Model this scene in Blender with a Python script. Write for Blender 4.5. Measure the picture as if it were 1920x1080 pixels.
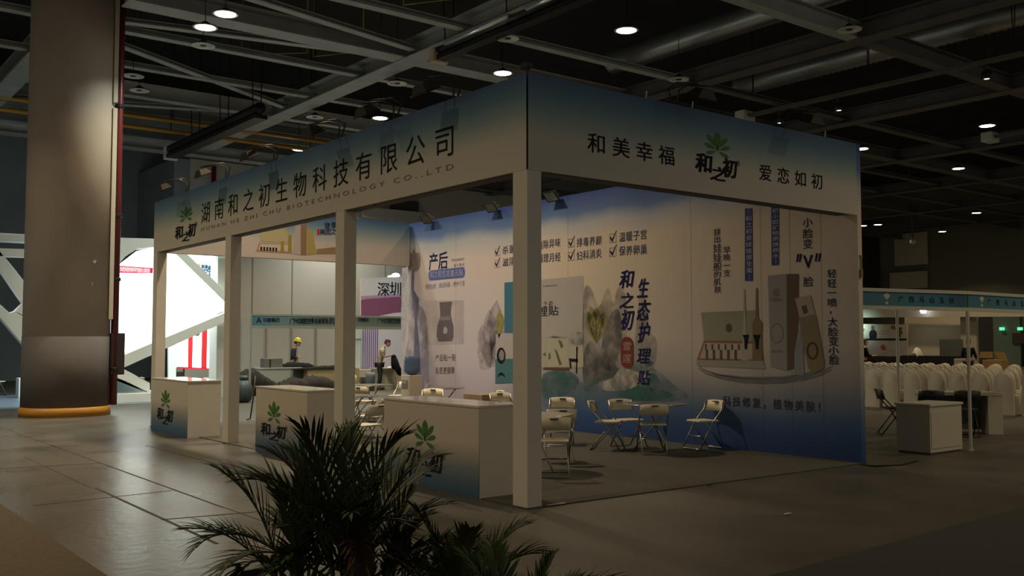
import bpy, bmesh, math, random
from mathutils import Vector, Matrix
random.seed(7)
for _o in list(bpy.data.objects): bpy.data.objects.remove(_o)
SC = bpy.context.scene
COL = SC.collection
PI = math.pi

# ---------------------------------------------------------------- camera, world, exposure
cd = bpy.data.cameras.new('camera'); cam = bpy.data.objects.new('camera', cd); COL.objects.link(cam)
cd.sensor_width = 36.0; cd.lens = 34.1; cd.clip_end = 400
cam.location = (-6.186, -7.725, 1.7)
_yaw, _pitch = 0.65954, 0.05447
cam.rotation_euler = (PI/2 + _pitch, 0, -_yaw)
SC.camera = cam
SC.view_settings.view_transform = 'Standard'; SC.view_settings.look = 'None'
SC.view_settings.gamma = 1.0; SC.view_settings.use_curve_mapping = False
SC.view_settings.exposure = 0.0
w = bpy.data.worlds.new('world'); SC.world = w; w.use_nodes = True
w.node_tree.nodes['Background'].inputs[0].default_value = (1.0, 0.90, 0.70, 1)
w.node_tree.nodes['Background'].inputs[1].default_value = 0.20
WARM, PINK, COOL = (1, .75, .43), (1, .76, .47), (.9, 1, .88)
def area(name, loc, size, energy, col, rot=(0, 0, 0), spread=2.15, shape='DISK', sy=None):
    l = bpy.data.lights.new(name, 'AREA'); l.shape = shape; l.size = size
    if sy: l.size_y = sy
    l.energy = energy; l.color = col; l.spread = spread
    o = bpy.data.objects.new(name, l); COL.objects.link(o); o.location = loc; o.rotation_euler = rot
    return o
# lit ceiling lamps: those in view first, then unseen fill lights added out of frame and behind the fascia
LIT = [(1.83, 13.09, WARM, 1), (1.81, 14.28, COOL, 1), (9.74, 8.41, WARM, 1), (9.65, 13.11, (.9, 1, .8), 1),
       (9.71, 19.85, WARM, 1.4), (9.92, 26.36, WARM, 2.2), (26.61, 8.18, PINK, 1), (26.8, 13.06, PINK, 1), (33.84, 12.95, PINK, 1),
       (48.61, 19.59, PINK, 1), (56.22, 25.72, PINK, 1), (49.29, 26.2, PINK, 1), (49.06, 27.11, PINK, 1)]
FILL = [(1.8, 7.9, (1, .77, .5)), (1.8, 7.6, (1, .78, .55)), (33.8, 4.0, PINK), (40.5, 5.0, PINK), (41, 20, PINK), (-5.5, 7.5, WARM), (-5.5, 13.1, WARM), (-9.5, 15.5, COOL), (-9.5, 15.9, COOL), (4.2, 17.4, COOL), (-6.5, .5, WARM), (13.9, -4.6, WARM), (7.9, -6.5, WARM), (9.9, 16.1, WARM), (14.6, 22.2, (.95, 1, .92)), (14.6, 22.2, (.95, 1, .92)), (14.5, 31.0, (1, .95, .8)), (14.5, 31.0, (1, .95, .8)), (20.8, 0.5, WARM), (26.6, -3, PINK)]
E_LAMP = 165
for _i, (x, y, c, k) in enumerate(LIT): area('lamp_or_fill_light', (x, y, 8.97), .43, E_LAMP*k, c)
for x, y, c in FILL: area('lamp_or_fill_light', (x, y, 8.97), .43, E_LAMP*.9, c)

# ---------------------------------------------------------------- helpers
MC = {}
def mat(name, col, rough=.6, metal=0., emit=0., noise=0., nscale=3., alpha=1., trans=0., spec=.5, bump=0.):
    if name in MC: return MC[name]
    m = bpy.data.materials.new(name); m.use_nodes = True; nt = m.node_tree
    b = nt.nodes['Principled BSDF']; c4 = (*col, 1)
    b.inputs['Base Color'].default_value = c4; b.inputs['Roughness'].default_value = rough
    b.inputs['Metallic'].default_value = metal; b.inputs['Alpha'].default_value = alpha
    b.inputs['Transmission Weight'].default_value = trans; b.inputs['Specular IOR Level'].default_value = spec
    if emit:
        b.inputs['Emission Color'].default_value = c4; b.inputs['Emission Strength'].default_value = emit
    if noise or bump:
        tc = nt.nodes.new('ShaderNodeTexCoord'); n = nt.nodes.new('ShaderNodeTexNoise')
        n.inputs['Scale'].default_value = nscale; n.inputs['Detail'].default_value = 5
        nt.links.new(tc.outputs['Object'], n.inputs['Vector'])
        if noise:
            r = nt.nodes.new('ShaderNodeValToRGB')
            r.color_ramp.elements[0].position = .3; r.color_ramp.elements[1].position = .7
            r.color_ramp.elements[0].color = (*[v*(1-noise) for v in col], 1)
            r.color_ramp.elements[1].color = (*[min(1, v*(1+noise)) for v in col], 1)
            nt.links.new(n.outputs['Fac'], r.inputs['Fac']); nt.links.new(r.outputs['Color'], b.inputs['Base Color'])
        if bump:
            bp = nt.nodes.new('ShaderNodeBump'); bp.inputs['Strength'].default_value = bump
            nt.links.new(n.outputs['Fac'], bp.inputs['Height']); nt.links.new(bp.outputs['Normal'], b.inputs['Normal'])
    MC[name] = m; return m
def ramp_mat(name, stops, axis=2, rough=.6, wob=0.):
    """a printed gradient fixed to the panel (generated coordinate along one axis)"""
    if name in MC: return MC[name]
    m = bpy.data.materials.new(name); m.use_nodes = True; nt = m.node_tree; b = nt.nodes['Principled BSDF']
    b.inputs['Roughness'].default_value = rough
    tc = nt.nodes.new('ShaderNodeTexCoord'); s = nt.nodes.new('ShaderNodeSeparateXYZ'); r = nt.nodes.new('ShaderNodeValToRGB')
    nt.links.new(tc.outputs['Generated'], s.inputs[0])
    src = s.outputs[axis]
    if wob:
        n = nt.nodes.new('ShaderNodeTexNoise'); n.inputs['Scale'].default_value = 1.2; n.inputs['Detail'].default_value = 4
        nt.links.new(tc.outputs['Object'], n.inputs['Vector'])
        ma = nt.nodes.new('ShaderNodeMath'); ma.operation = 'MULTIPLY_ADD'; ma.inputs[1].default_value = wob
        nt.links.new(n.outputs['Fac'], ma.inputs[0]); nt.links.new(src, ma.inputs[2]); src = ma.outputs[0]
    nt.links.new(src, r.inputs['Fac'])
    e = r.color_ramp.elements
    while len(e) < len(stops): e.new(.5)
    for k, (p, c) in enumerate(stops): e[k].position = p; e[k].color = (*c, 1)
    nt.links.new(r.outputs['Color'], b.inputs['Base Color']); MC[name] = m; return m
def soft_mat(name, col, lo=.35, hi=.7, scale=2.5, amax=.8):
    """watercolour-like print: pigment thins out by noise"""
    if name in MC: return MC[name]
    m = mat(name, col, .8); nt = m.node_tree; b = nt.nodes['Principled BSDF']
    tc = nt.nodes.new('ShaderNodeTexCoord'); n = nt.nodes.new('ShaderNodeTexNoise'); n.inputs['Scale'].default_value = scale; n.inputs['Detail'].default_value = 6
    mp = nt.nodes.new('ShaderNodeMapRange'); mp.inputs['From Min'].default_value = lo; mp.inputs['From Max'].default_value = hi; mp.inputs['To Max'].default_value = amax
    nt.links.new(tc.outputs['Object'], n.inputs['Vector']); nt.links.new(n.outputs['Fac'], mp.inputs['Value'])
    nt.links.new(mp.outputs[0], b.inputs['Alpha']); return m

def tag(o, label=None, cat=None, group=None, kind=None):
    if label: o['label'] = label
    if cat: o['category'] = cat
    if group: o['group'] = group
    if kind: o['kind'] = kind
    return o
def empty(name, loc, label, cat, group=None, rz=0.):
    o = bpy.data.objects.new(name, None); COL.objects.link(o); o.location = (*loc, 0)[:3] if len(loc) == 2 else loc
    o.rotation_euler = (0, 0, rz); o.empty_display_size = .1
    return tag(o, label, cat, group)
def copy_tree(o, parent=None):
    c = o.copy(); COL.objects.link(c)
    if parent: c.parent = parent
    for ch in list(o.children): copy_tree(ch, c)
    return c

class MB:
    def __init__(s): s.v = []; s.f = []; s.M = None
    def add(s, vs, fs):
        o = len(s.v)
        for p in vs:
            p = Vector(p)
            if s.M: p = s.M @ p
            s.v.append(tuple(p))
        s.f += [tuple(i+o for i in f) for f in fs]; return s
    def box(s, x0, y0, z0, x1, y1, z1):
        return s.add([(x0,y0,z0),(x1,y0,z0),(x1,y1,z0),(x0,y1,z0),(x0,y0,z1),(x1,y0,z1),(x1,y1,z1),(x0,y1,z1)],
                     [(0,3,2,1),(4,5,6,7),(0,1,5,4),(1,2,6,5),(2,3,7,6),(3,0,4,7)])
    def tube(s, pts, r, n=8, cap=True):
        pts = [Vector(p) for p in pts]; rs = r if isinstance(r, (list, tuple)) else [r]*len(pts); vs = []; up = None
        for i, p in enumerate(pts):
            d = (pts[min(i+1, len(pts)-1)] - pts[max(i-1, 0)]).normalized()
            if up is None: up = Vector((0,0,1)) if abs(d.z) < .9 else Vector((1,0,0))
            a = d.cross(up)
            if a.length < 1e-5: a = d.cross(Vector((0,1,0)))
            a.normalize(); b = a.cross(d).normalized(); up = b
            for k in range(n):
                t = 2*PI*k/n; vs.append(p + a*math.cos(t)*rs[i] + b*math.sin(t)*rs[i])
        fs = [(i*n+k, i*n+(k+1)%n, (i+1)*n+(k+1)%n, (i+1)*n+k) for i in range(len(pts)-1) for k in range(n)]
        if cap: fs += [tuple(range(n-1,-1,-1)), tuple((len(pts)-1)*n+k for k in range(n))]
        return s.add(vs, fs)
    def lathe(s, prof, c=(0,0,0), n=24):
        vs = [(c[0]+r*math.cos(2*PI*k/n), c[1]+r*math.sin(2*PI*k/n), c[2]+z) for r, z in prof for k in range(n)]
        fs = [(i*n+k, i*n+(k+1)%n, (i+1)*n+(k+1)%n, (i+1)*n+k) for i in range(len(prof)-1) for k in range(n)]
        if prof[0][0] > 1e-4: fs.append(tuple(range(n-1,-1,-1)))
        if prof[-1][0] > 1e-4: fs.append(tuple((len(prof)-1)*n+k for k in range(n)))
        return s.add(vs, fs)
    def prism(s, poly, fn, d0, d1):
        """outline poly (u, v) mapped by fn(u, v, depth), extruded from depth d0 to d1"""
        n = len(poly); vs = [fn(u, v, d0) for u, v in poly] + [fn(u, v, d1) for u, v in poly]
        return s.add(vs, [tuple(range(n)), tuple(range(2*n-1, n-1, -1))] + [(i, n+i, n+(i+1)%n, (i+1)%n) for i in range(n)])
    def flat(s, poly, fn, d): return s.add([fn(u, v, d) for u, v in poly], [tuple(range(len(poly)))])
    def build(s, name, m, parent=None, smooth=False, bevel=0., world=True, label=None):
        me = bpy.data.meshes.new(name); off = Vector((0,0,0))
        if parent is not None and world:
            q = parent
            while q: off += q.location; q = q.parent
        me.from_pydata([tuple(Vector(p)-off) for p in s.v], [], s.f); me.validate()
        bm = bmesh.new(); bm.from_mesh(me); bmesh.ops.remove_doubles(bm, verts=bm.verts, dist=1e-6)
        if len(bm.faces) and any(len(e.link_faces) == 2 for e in bm.edges) and not getattr(s, 'open', False):
            bmesh.ops.recalc_face_normals(bm, faces=bm.faces)
        if bevel: bmesh.ops.bevel(bm, geom=[e for e in bm.edges], offset=bevel, segments=2, affect='EDGES', profile=.5)
        for f in bm.faces: f.smooth = smooth
        bm.to_mesh(me); bm.free(); me.materials.append(m)
        o = bpy.data.objects.new(name, me); COL.objects.link(o)
        if parent is not None: o.parent = parent
        if label: o['label'] = label
        return o
def planeX(x): return lambda u, v, d=0.: (x-d, -u, v)      # faces -x, read along -y
def planeY(y): return lambda u, v, d=0.: (u, y-d, v)       # faces -y, read along +x
def rect(u0, v0, u1, v1): return [(u0,v0),(u1,v0),(u1,v1),(u0,v1)]
def rrect(cu, cv, w_, h_, r, n=5):
    o = []
    for sx, sy, a0 in ((1,-1,-PI/2),(1,1,0),(-1,1,PI/2),(-1,-1,PI)):
        for k in range(n+1):
            a = a0 + PI/2*k/n; o.append((cu+sx*(w_/2-r)+r*math.cos(a), cv+sy*(h_/2-r)+r*math.sin(a)))
    return o
def ell(cu, cv, a, b, n=24, t0=0): return [(cu+a*math.cos(t0+2*PI*k/n), cv+b*math.sin(t0+2*PI*k/n)) for k in range(n)]
def smooth(p, n=4):
    o = []; N = len(p)
    for i in range(N):
        a, b, c, d = (Vector(p[(i+k-1) % N]) for k in range(4))
        for k in range(n):
            t = k/n; o.append(tuple(.5*((2*b)+(c-a)*t+(2*a-5*b+4*c-d)*t*t+(3*b-a-3*c+d)*t**3)))
    return o
def leaf(b, t, hw):
    dx, dy = t[0]-b[0], t[1]-b[1]; L = math.hypot(dx, dy); nx, ny = -dy/L, dx/L; o = []
    prof = [(0, .06), (.25, .55), (.5, .95), (.7, 1), (.86, .66), (1, 0)]
    for f, k in prof: o.append((b[0]+dx*f+nx*hw*k, b[1]+dy*f+ny*hw*k))
    for f, k in prof[-2:0:-1]: o.append((b[0]+dx*f-nx*hw*k, b[1]+dy*f-ny*hw*k))
    return o
# ---- lettering
GC = {}
def _raw(s, bold):
    c = bpy.data.curves.new('t', 'FONT'); c.body = s; c.resolution_u = 2; c.offset = bold
    o = bpy.data.objects.new('t', c); COL.objects.link(o)
    me = bpy.data.meshes.new_from_object(o.evaluated_get(bpy.context.evaluated_depsgraph_get()))
    vs = [(v.co.x, v.co.y) for v in me.vertices]; fs = [tuple(p.vertices) for p in me.polygons]
    bpy.data.objects.remove(o); bpy.data.curves.remove(c); bpy.data.meshes.remove(me)
    return vs, fs
def _bb(vs): return min(p[0] for p in vs), max(p[0] for p in vs), min(p[1] for p in vs), max(p[1] for p in vs)
_a = _bb(_raw('\u53e3', 0)[0]); _b = _bb(_raw('\u53e3\u53e3', 0)[0]); EM = (_b[1]-_b[0]) - (_a[1]-_a[0])
_g = _bb(_raw('\u56fd', 0)[0]); EMY = (_g[2]+_g[3])/2; EMX0 = (_g[0]+_g[1])/2
def glyph(ch, bold=0.):
    k = (ch, bold)
    if k not in GC:
        vs, fs = _raw(ch, bold)
        if ord(ch[0]) > 0x2e80 and len(ch) == 1: vs = [((x-EMX0)/EM, (y-EMY)/EM) for x, y in vs]
        else:
            b = _bb(vs); cx, cy, h = (b[0]+b[1])/2, (b[2]+b[3])/2, EM*.8
            vs = [((x-cx)/h, (y-cy)/h) for x, y in vs]
        GC[k] = (vs, fs)
    return GC[k]
def put(mb, ch, fn, u, v, wd, h, d=.005, bold=0., shear=0.):
    vs, fs = glyph(ch)
    for k, (a, b) in enumerate(((0, 0),) if not bold else ((-1, -.7), (1, -.7), (1, .7), (-1, .7))):
        a *= bold*.8; b *= bold*.8
        mb.add([fn(u+(x+a)*wd+shear*y*h, v+(y+b)*h, d+k*.0002) for x, y in vs], fs)
def row(mb, text, fn, a, b, wd, h, **k):
    n = len(text)
    if wd is None: wd = abs(b[0]-a[0])/(n-1)*.96
    for i, ch in enumerate(text):
        t = i/(n-1) if n > 1 else 0
        if ch != ' ': put(mb, ch, fn, a[0]+(b[0]-a[0])*t, a[1]+(b[1]-a[1])*t, wd, h, **k)
def line(mb, text, fn, u0, u1, v, h, d=.005, bold=0.):
    """a whole latin line stretched between u0 and u1"""
    vs, fs = _raw(text, 0.); b = _bb(vs); sx = (u1-u0)/(b[1]-b[0]); sy = h/max(1e-3, b[3]-b[2])
    mb.add([fn(u0+(x-b[0])*sx, v+(y-(b[2]+b[3])/2)*sy, d) for x, y in vs], fs)
def flatmb():
    m = MB(); m.open = True; return m

M_WHITE = mat('white_board', (.62, .59, .53), .5, noise=.04, nscale=2)
M_DARK = mat('dark_void', (.01, .01, .01), .9)
M_INK = mat('ink_black', (.012, .013, .016), .7, spec=.12)
M_NAVY = mat('ink_navy', (.012, .016, .085), .7, spec=.12)
M_CHROME = mat('chair_steel', (.45, .43, .40), .28, 1.)
M_BLACKM = mat('black_metal', (.018, .017, .016), .45, .3)
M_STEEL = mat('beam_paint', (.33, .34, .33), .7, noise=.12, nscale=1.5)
M_STEELD = mat('beam_paint_shaded', (.115, .112, .10), .75, noise=.12, nscale=1.5)  # same roof steel, the dimness of the right half put into its colour
M_SKIN = mat('skin', (.42, .24, .16), .55)
M_HAIR = mat('hair', (.012, .01, .009), .6)

# ---------------------------------------------------------------- the hall
def struct(o, label=None): o['kind'] = 'structure'; return o
# floor: concrete under clear film on the aisle, duller under the booths
fm = bpy.data.materials.new('hall_floor'); fm.use_nodes = True; nt = fm.node_tree; b = nt.nodes['Principled BSDF']
tc = nt.nodes.new('ShaderNodeTexCoord'); n1 = nt.nodes.new('ShaderNodeTexNoise'); n1.inputs['Scale'].default_value = .9; n1.inputs['Detail'].default_value = 8
n2 = nt.nodes.new('ShaderNodeTexNoise'); n2.inputs['Scale'].default_value = 9; n2.inputs['Detail'].default_value = 4
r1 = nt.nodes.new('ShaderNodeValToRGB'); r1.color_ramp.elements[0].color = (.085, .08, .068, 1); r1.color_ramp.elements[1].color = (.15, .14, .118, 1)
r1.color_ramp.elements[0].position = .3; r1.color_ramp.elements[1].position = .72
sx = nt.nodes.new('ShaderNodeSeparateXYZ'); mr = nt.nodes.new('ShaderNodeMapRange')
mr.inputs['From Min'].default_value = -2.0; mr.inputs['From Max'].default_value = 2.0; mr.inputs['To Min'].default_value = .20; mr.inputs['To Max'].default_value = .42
ad = nt.nodes.new('ShaderNodeMath'); ad.operation = 'MULTIPLY_ADD'; ad.inputs[1].default_value = .17
bp = nt.nodes.new('ShaderNodeBump'); bp.inputs['Strength'].default_value = .12; bp.inputs['Distance'].default_value = .03
for a_, b_ in ((tc.outputs['Object'], n1.inputs['Vector']), (tc.outputs['Object'], n2.inputs['Vector']), (n1.outputs['Fac'], r1.inputs['Fac']),
               (tc.outputs['Object'], sx.inputs[0]), (sx.outputs[0], mr.inputs['Value']),
               (n1.outputs['Fac'], ad.inputs[0]), (mr.outputs[0], ad.inputs[2]), (ad.outputs[0], b.inputs['Roughness']),
               (n2.outputs['Fac'], bp.inputs['Height']), (bp.outputs[0], b.inputs['Normal'])): nt.links.new(a_, b_)
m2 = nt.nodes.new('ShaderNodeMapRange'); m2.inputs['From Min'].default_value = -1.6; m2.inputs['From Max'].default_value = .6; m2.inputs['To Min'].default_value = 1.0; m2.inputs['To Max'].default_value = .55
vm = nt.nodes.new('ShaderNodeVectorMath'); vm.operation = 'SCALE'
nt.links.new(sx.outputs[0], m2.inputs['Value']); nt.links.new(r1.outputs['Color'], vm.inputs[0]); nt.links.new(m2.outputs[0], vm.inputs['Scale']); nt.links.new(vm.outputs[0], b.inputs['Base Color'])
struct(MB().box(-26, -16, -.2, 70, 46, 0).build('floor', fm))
M_ROOF = mat('roof_deck', (.014, .015, .014), .9, noise=.3, nscale=.6)
struct(MB().box(-26, -16, 13.2, 70, 46, 13.5).build('ceiling', M_ROOF))
# roof steel: deep beams both ways, lighter ones between, flat bracing
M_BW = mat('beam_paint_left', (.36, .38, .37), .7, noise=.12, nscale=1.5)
def beam(x0, y0, x1, y1, wd, z=9.3, h=.55, m=M_STEEL):
    d = Vector((x1-x0, y1-y0, 0)); L = d.length; d.normalize(); nrm = Vector((-d.y, d.x, 0)); mb = MB()
    def bx(hw, z0, z1):
        a = Vector((x0, y0, 0)); e = Vector((x1, y1, 0)); q = nrm*hw
        vs = [p+Vector((0,0,zz)) for zz in (z0, z1) for p in (a-q, e-q, e+q, a+q)]
        mb.add(vs, [(0,3,2,1),(4,5,6,7),(0,1,5,4),(1,2,6,5),(2,3,7,6),(3,0,4,7)])
    bx(wd/2, z, z+.03); bx(.02, z+.03, z+h-.03); bx(wd/2, z+h-.03, z+h)
    return struct(mb.build('ceiling_beam', m))
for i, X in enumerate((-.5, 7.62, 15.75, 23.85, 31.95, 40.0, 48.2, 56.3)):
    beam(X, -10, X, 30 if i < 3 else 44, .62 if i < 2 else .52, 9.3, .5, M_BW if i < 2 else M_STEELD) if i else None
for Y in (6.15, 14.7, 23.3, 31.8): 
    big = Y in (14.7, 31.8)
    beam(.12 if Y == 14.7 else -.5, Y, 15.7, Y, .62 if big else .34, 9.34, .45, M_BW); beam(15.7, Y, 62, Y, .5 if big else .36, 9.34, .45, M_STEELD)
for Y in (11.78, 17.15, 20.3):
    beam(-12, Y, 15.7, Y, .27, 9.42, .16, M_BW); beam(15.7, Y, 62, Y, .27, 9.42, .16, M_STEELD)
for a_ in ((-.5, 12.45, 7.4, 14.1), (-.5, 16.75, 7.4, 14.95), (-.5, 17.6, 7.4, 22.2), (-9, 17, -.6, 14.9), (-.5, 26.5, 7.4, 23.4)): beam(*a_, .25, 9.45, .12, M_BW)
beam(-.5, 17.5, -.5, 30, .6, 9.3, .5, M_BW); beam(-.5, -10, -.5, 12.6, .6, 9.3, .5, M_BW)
# walls
M_WDARK = mat('dark_wall_cladding', (.19, .23, .25), .85, noise=.12, nscale=.5)
M_WPALE = mat('pale_wall_panel', (.40, .40, .365), .8, noise=.04, nscale=.4)
M_WUP = mat('upper_wall', (.34, .38, .38), .85, noise=.1, nscale=.5)
M_OLIVE = mat('far_wall_olive', (.20, .19, .14), .9, noise=.1, nscale=.4)
struct(MB().box(-26, 38, 0, 9.3, 38.4, 10.7).build('wall_left', M_WDARK))
struct(MB().box(-26, 40, 8.5, 40.4, 40.4, 13.2).build('wall_back', M_WUP))
struct(MB().box(8.06, 33, 0, 40, 33.4, 9.45).build('wall_rear', M_WPALE))
struct(MB().box(7.4, 33.0, 6.0, 8.05, 38.0, 9.4).build('wall_return', M_WDARK))
struct(MB().box(40, 40, 0, 62, 40.4, 13.2).build('wall_side', M_OLIVE))
struct(MB().box(62, -16, 0, 62.4, 40, 13.2).build('wall_right', M_OLIVE))
for k, x in enumerate((10.9, 12.78, 15.4, 17.6)):
    struct(MB().box(x, 32.985, 0, x+.05, 33, 9.45).build('trim_%d' % (k+1), mat('wall_joint', (.22, .22, .20), .9)))
q = [(17.863, 8.598), (19.456, 8.076)]
struct(MB().box(q[0][0], 32.9, q[1][1], q[1][0], 32.99, q[0][1]).build('window_1', mat('wall_recess', (.05, .047, .04), .8)))
struct(MB().box(q[0][0]-1.6, 32.7, q[1][1]-.5, q[1][0]+.1, 32.98, q[1][1]-.02).build('trim_5', M_WPALE))
M_TAN = mat('far_pale_panel', (.60, .54, .40), .85, noise=.05, nscale=.5)
q = [(-33.708, 9.896), (-29.797, 7.344), (-33.685, 6.844), (-29.838, 5.612)]
struct(MB().box(61.7, -q[1][0], q[1][1], 61.98, -q[0][0], q[0][1]).build('trim_6', M_OLIVE))
struct(MB().box(61.6, -q[1][0], q[1][1]+.0, 61.7, -q[0][0]-1.3, q[0][1]-.15).build('trim_7', M_TAN))
struct(MB().box(61.5, -q[3][0], q[3][1], 61.68, -q[2][0]-.9, q[2][1]).build('trim_8', M_TAN))
q = [(-35.253, 10.833), (-33.632, 5.552)]
struct(MB().box(61.2, -q[1][0], q[1][1], 61.5, -q[0][0]+1.2, q[0][1]).build('trim_9', mat('dark_far_wall', (.035, .033, .028), .9)))
# yellow pipe runs, cable trays and dark ducts under the far roof
def pipe(name, pts, r, m, label, cat, n=10): return tag(MB().tube(pts, r, n).build(name, m, smooth=True), label, cat)
M_YEL = mat('pipe_yellow', (.45, .24, .03), .5)
for k, (dy, dz, lb) in enumerate(((0, 0, 'upper yellow pipe running along the far left of the roof'), (.25, -.32, 'lower yellow pipe slung under its twin at the far left'))):
    t = empty('yellow_pipe', (-14, 25.7+dy, 9.3+dz), lb, 'pipe', 'yellow pipes under the roof')
    MB().tube([(-14, 25.7+dy, 9.3+dz), (10.9, 25.7+dy, 9.3+dz)], .075, 10).build('pipe_run', M_YEL, t, True)
    for x in (-6, 4.9, 10.2):
        MB().tube([(x, 25.7+dy, 9.3+dz), (x, 25.7+dy, 13.2)], .02, 6).build('hanger', M_BLACKM, t)
M_DUCT = mat('grey_duct', (.17, .19, .19), .6, .2, noise=.1)
for k, (y, z, hh, wv, m) in enumerate(((30.5, 10.1, .40, .6, M_DUCT), (31.4, 10.75, .2, .5, M_WUP), (32.2, 11.4, .3, .6, M_WUP), (34.5, 10.2, .3, .5, M_DUCT))):
    tag(MB().box(-25, y, z, 22, y+wv, z+hh).build('air_duct', m), ('flat grey duct high behind the column', 'pale cable tray under the far left roof', 'pale tray topmost under the far left roof', 'dark duct lowest above the dark wall')[k], 'duct')
# corrugated round ducts under the right half of the roof
M_FLEX = mat('flex_duct', (.30, .31, .30), .38, .7)
def flex(x, z, y0, y1, r, label):
    mb = MB(); pts = []; rs = []; y = y0; k = 0
    while y <= y1: pts.append((x, y, z)); rs.append(r*(1 if k % 2 else .93)); y += .11; k += 1
    mb.tube(pts, rs, 14); o = mb.build('flexible_duct', M_FLEX, None, True); tag(o, label, 'duct', 'round ducts under the roof')
flex(15.5, 10.78, -2, 15.0, .40, 'shiny ribbed round duct nearer the booth, under the dark roof')
flex(21.0, 10.78, -2, 14.2, .42, 'dull ribbed round duct further right under the dark roof')
# red sprinkler riser on the pale wall
q = [(9.022, 9.444), (9.095, 5.314)]
pipe('riser_pipe', [(q[0][0], 32.8, 0), (q[0][0], 32.8, 9.2)], .1, mat('pipe_red', (.20, .02, .02), .45), 'dark red riser pipe on the pale wall behind the long fascia', 'pipe')

# ---------------------------------------------------------------- the round column
q0, q1 = (-1.41, 16.249), (0.118, 15.475)
CX, CY, CR = -.56, 16.33, .93
t = empty('column', (CX, CY, 0), 'big round beige column with grey lower half and yellow foot', 'column'); t['kind'] = 'structure'
M_COLU = mat('column_paint', (.43, .36, .30), .62, spec=.35, noise=.05, nscale=1.2, bump=.02)
MB().lathe([(CR, 1.8), (CR, 13.2)], (CX, CY, 0), 64).build('column_shaft', M_COLU, t, True)
MB().lathe([(CR+.005, .2), (CR+.005, 1.8), (CR, 1.802)], (CX, CY, 0), 64).build('painted_dado', mat('column_grey', (.12, .105, .10), .75, spec=.2, noise=.06), t, True)
MB().lathe([(CR+.04, 0), (CR+.04, .2), (CR, .21)], (CX, CY, 0), 64).build('foot_band', mat('column_yellow', (.50, .21, .02), .5), t, True)
for pp in ([(-0.438, 2.943), (-0.324, 2.911), (-0.235, 3.035), (-0.289, 2.876), (-0.414, 2.884)], [(-0.259, 3.491), (-0.179, 3.531), (-0.2, 3.457)]):
    MB().prism(pp, lambda u, v, d: (u, 15.46-d, v), -.06, .012).build('peeling_paint', mat('peel', (.38, .35, .30), .7), t)
# services on its right flank
def flank(a, r): return (CX+r*math.cos(a), CY+r*math.sin(a))
px_, py_ = flank(-.42, CR+.10)
t = empty('fire_riser', (px_, py_, 0), 'dark red standpipe clamped to the right flank of the column', 'pipe')
MB().tube([(px_, py_, .22), (px_, py_, 13.2)], .085, 14).build('pipe', mat('pipe_maroon', (.13, .018, .022), .35), t, True)
for z in (1.0, 3.1, 4.6, 7.2):
    MB().lathe([(.10, 0), (.115, .01), (.115, .07), (.10, .08)], (px_, py_, z), 14).build('clamp', M_BLACKM, t)
    MB().tube([(px_+.1, py_-.05, z+.04), (px_-.18, py_, z+.04)], .018, 6).build('clamp_arm', M_BLACKM, t)
cx_, cy_ = flank(-.62, CR+.05)
t = empty('cable_conduit', (cx_, cy_, 4), 'cream cable trunking beside the red standpipe on the column', 'conduit')
for z0, z1 in ((2.2, 7.15), (7.28, 13.2)):
    MB().box(cx_-.05, cy_-.04, z0, cx_+.05, cy_+.04, z1).build('trunking', mat('trunking', (.50, .46, .36), .4), t, bevel=.006)
hx, hy = [(0.462, 0.937)][0][0], 15.9
t = empty('hydrant_cabinet', (hx, hy, .95), 'dark maroon fire hydrant cabinet beside the column', 'cabinet')
q = [(0.284, 1.882), (0.605, 0.911)]
M_MAR = mat('cabinet_maroon', (.03, .018, .024), .45)
MB().box(q[0][0], 15.85, q[1][1], q[1][0], 16.3, q[0][1]).build('cabinet_body', M_MAR, t, bevel=.01)
MB().box(q[0][0]+.02, 15.835, q[1][1]+.03, q[1][0]-.02, 15.849, q[0][1]-.03).build('door', mat('cabinet_door', (.034, .02, .026), .4), t)
MB().tube([(q[0][0]+.12, 16.0, q[1][1]), (q[0][0]+.12, 16.0, q[1][1]-.14), (q[0][0]-.02, 16.1, q[1][1]-.16)], .03, 8).build('drain_pipe', M_BLACKM, t)
for z in (q[1][1]+.15, q[0][1]-.15): MB().box(q[0][0]-.15, 16.05, z, q[0][0]+.01, 16.12, z+.06).build('bracket', M_BLACKM, t)

# ---------------------------------------------------------------- ceiling lamps
M_LAMPH = mat('lamp_housing', (.02, .02, .02), .5); M_REFL = mat('lamp_reflector', (.62, .63, .60), .35); M_LIT = mat('lamp_glow', (1, .93, .82), .5, emit=12)
M_OFF = mat('lamp_off_glass', (.50, .52, .50), .2)
def lamp(x, y, lit, label):
    t = empty('ceiling_lamp', (x, y, 9), label, 'ceiling lamp', 'round lamps under the roof')
    MB().lathe([(.05, .15), (.08, .13), (.16, .07), (.285, .03), (.285, .015)], (x, y, 9), 24).build('lamp_housing', M_LAMPH, t, True)
    MB().tube([(x, y, 9.14), (x, y, 13.2)], .009, 6).build('rod', M_BLACKM, t)
    MB().lathe([(.20, .03), (.25, .0), (.285, .0), (.287, .014)], (x, y, 9), 32).build('reflector', M_REFL, t, True)
    if lit: MB().lathe([(.0, .015), (.20, .012), (.225, .0)][::-1], (x, y, 9), 24).build('glowing_face', M_LIT, t)
    else:
        MB().lathe([(.0, .025), (.20, .02)][::-1], (x, y, 9), 24).build('lens', M_OFF, t)
        MB().lathe([(.0, .0), (.07, .0), (.09, .02)], (x, y, 9), 16).build('bulb', M_LAMPH, t, True)
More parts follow.
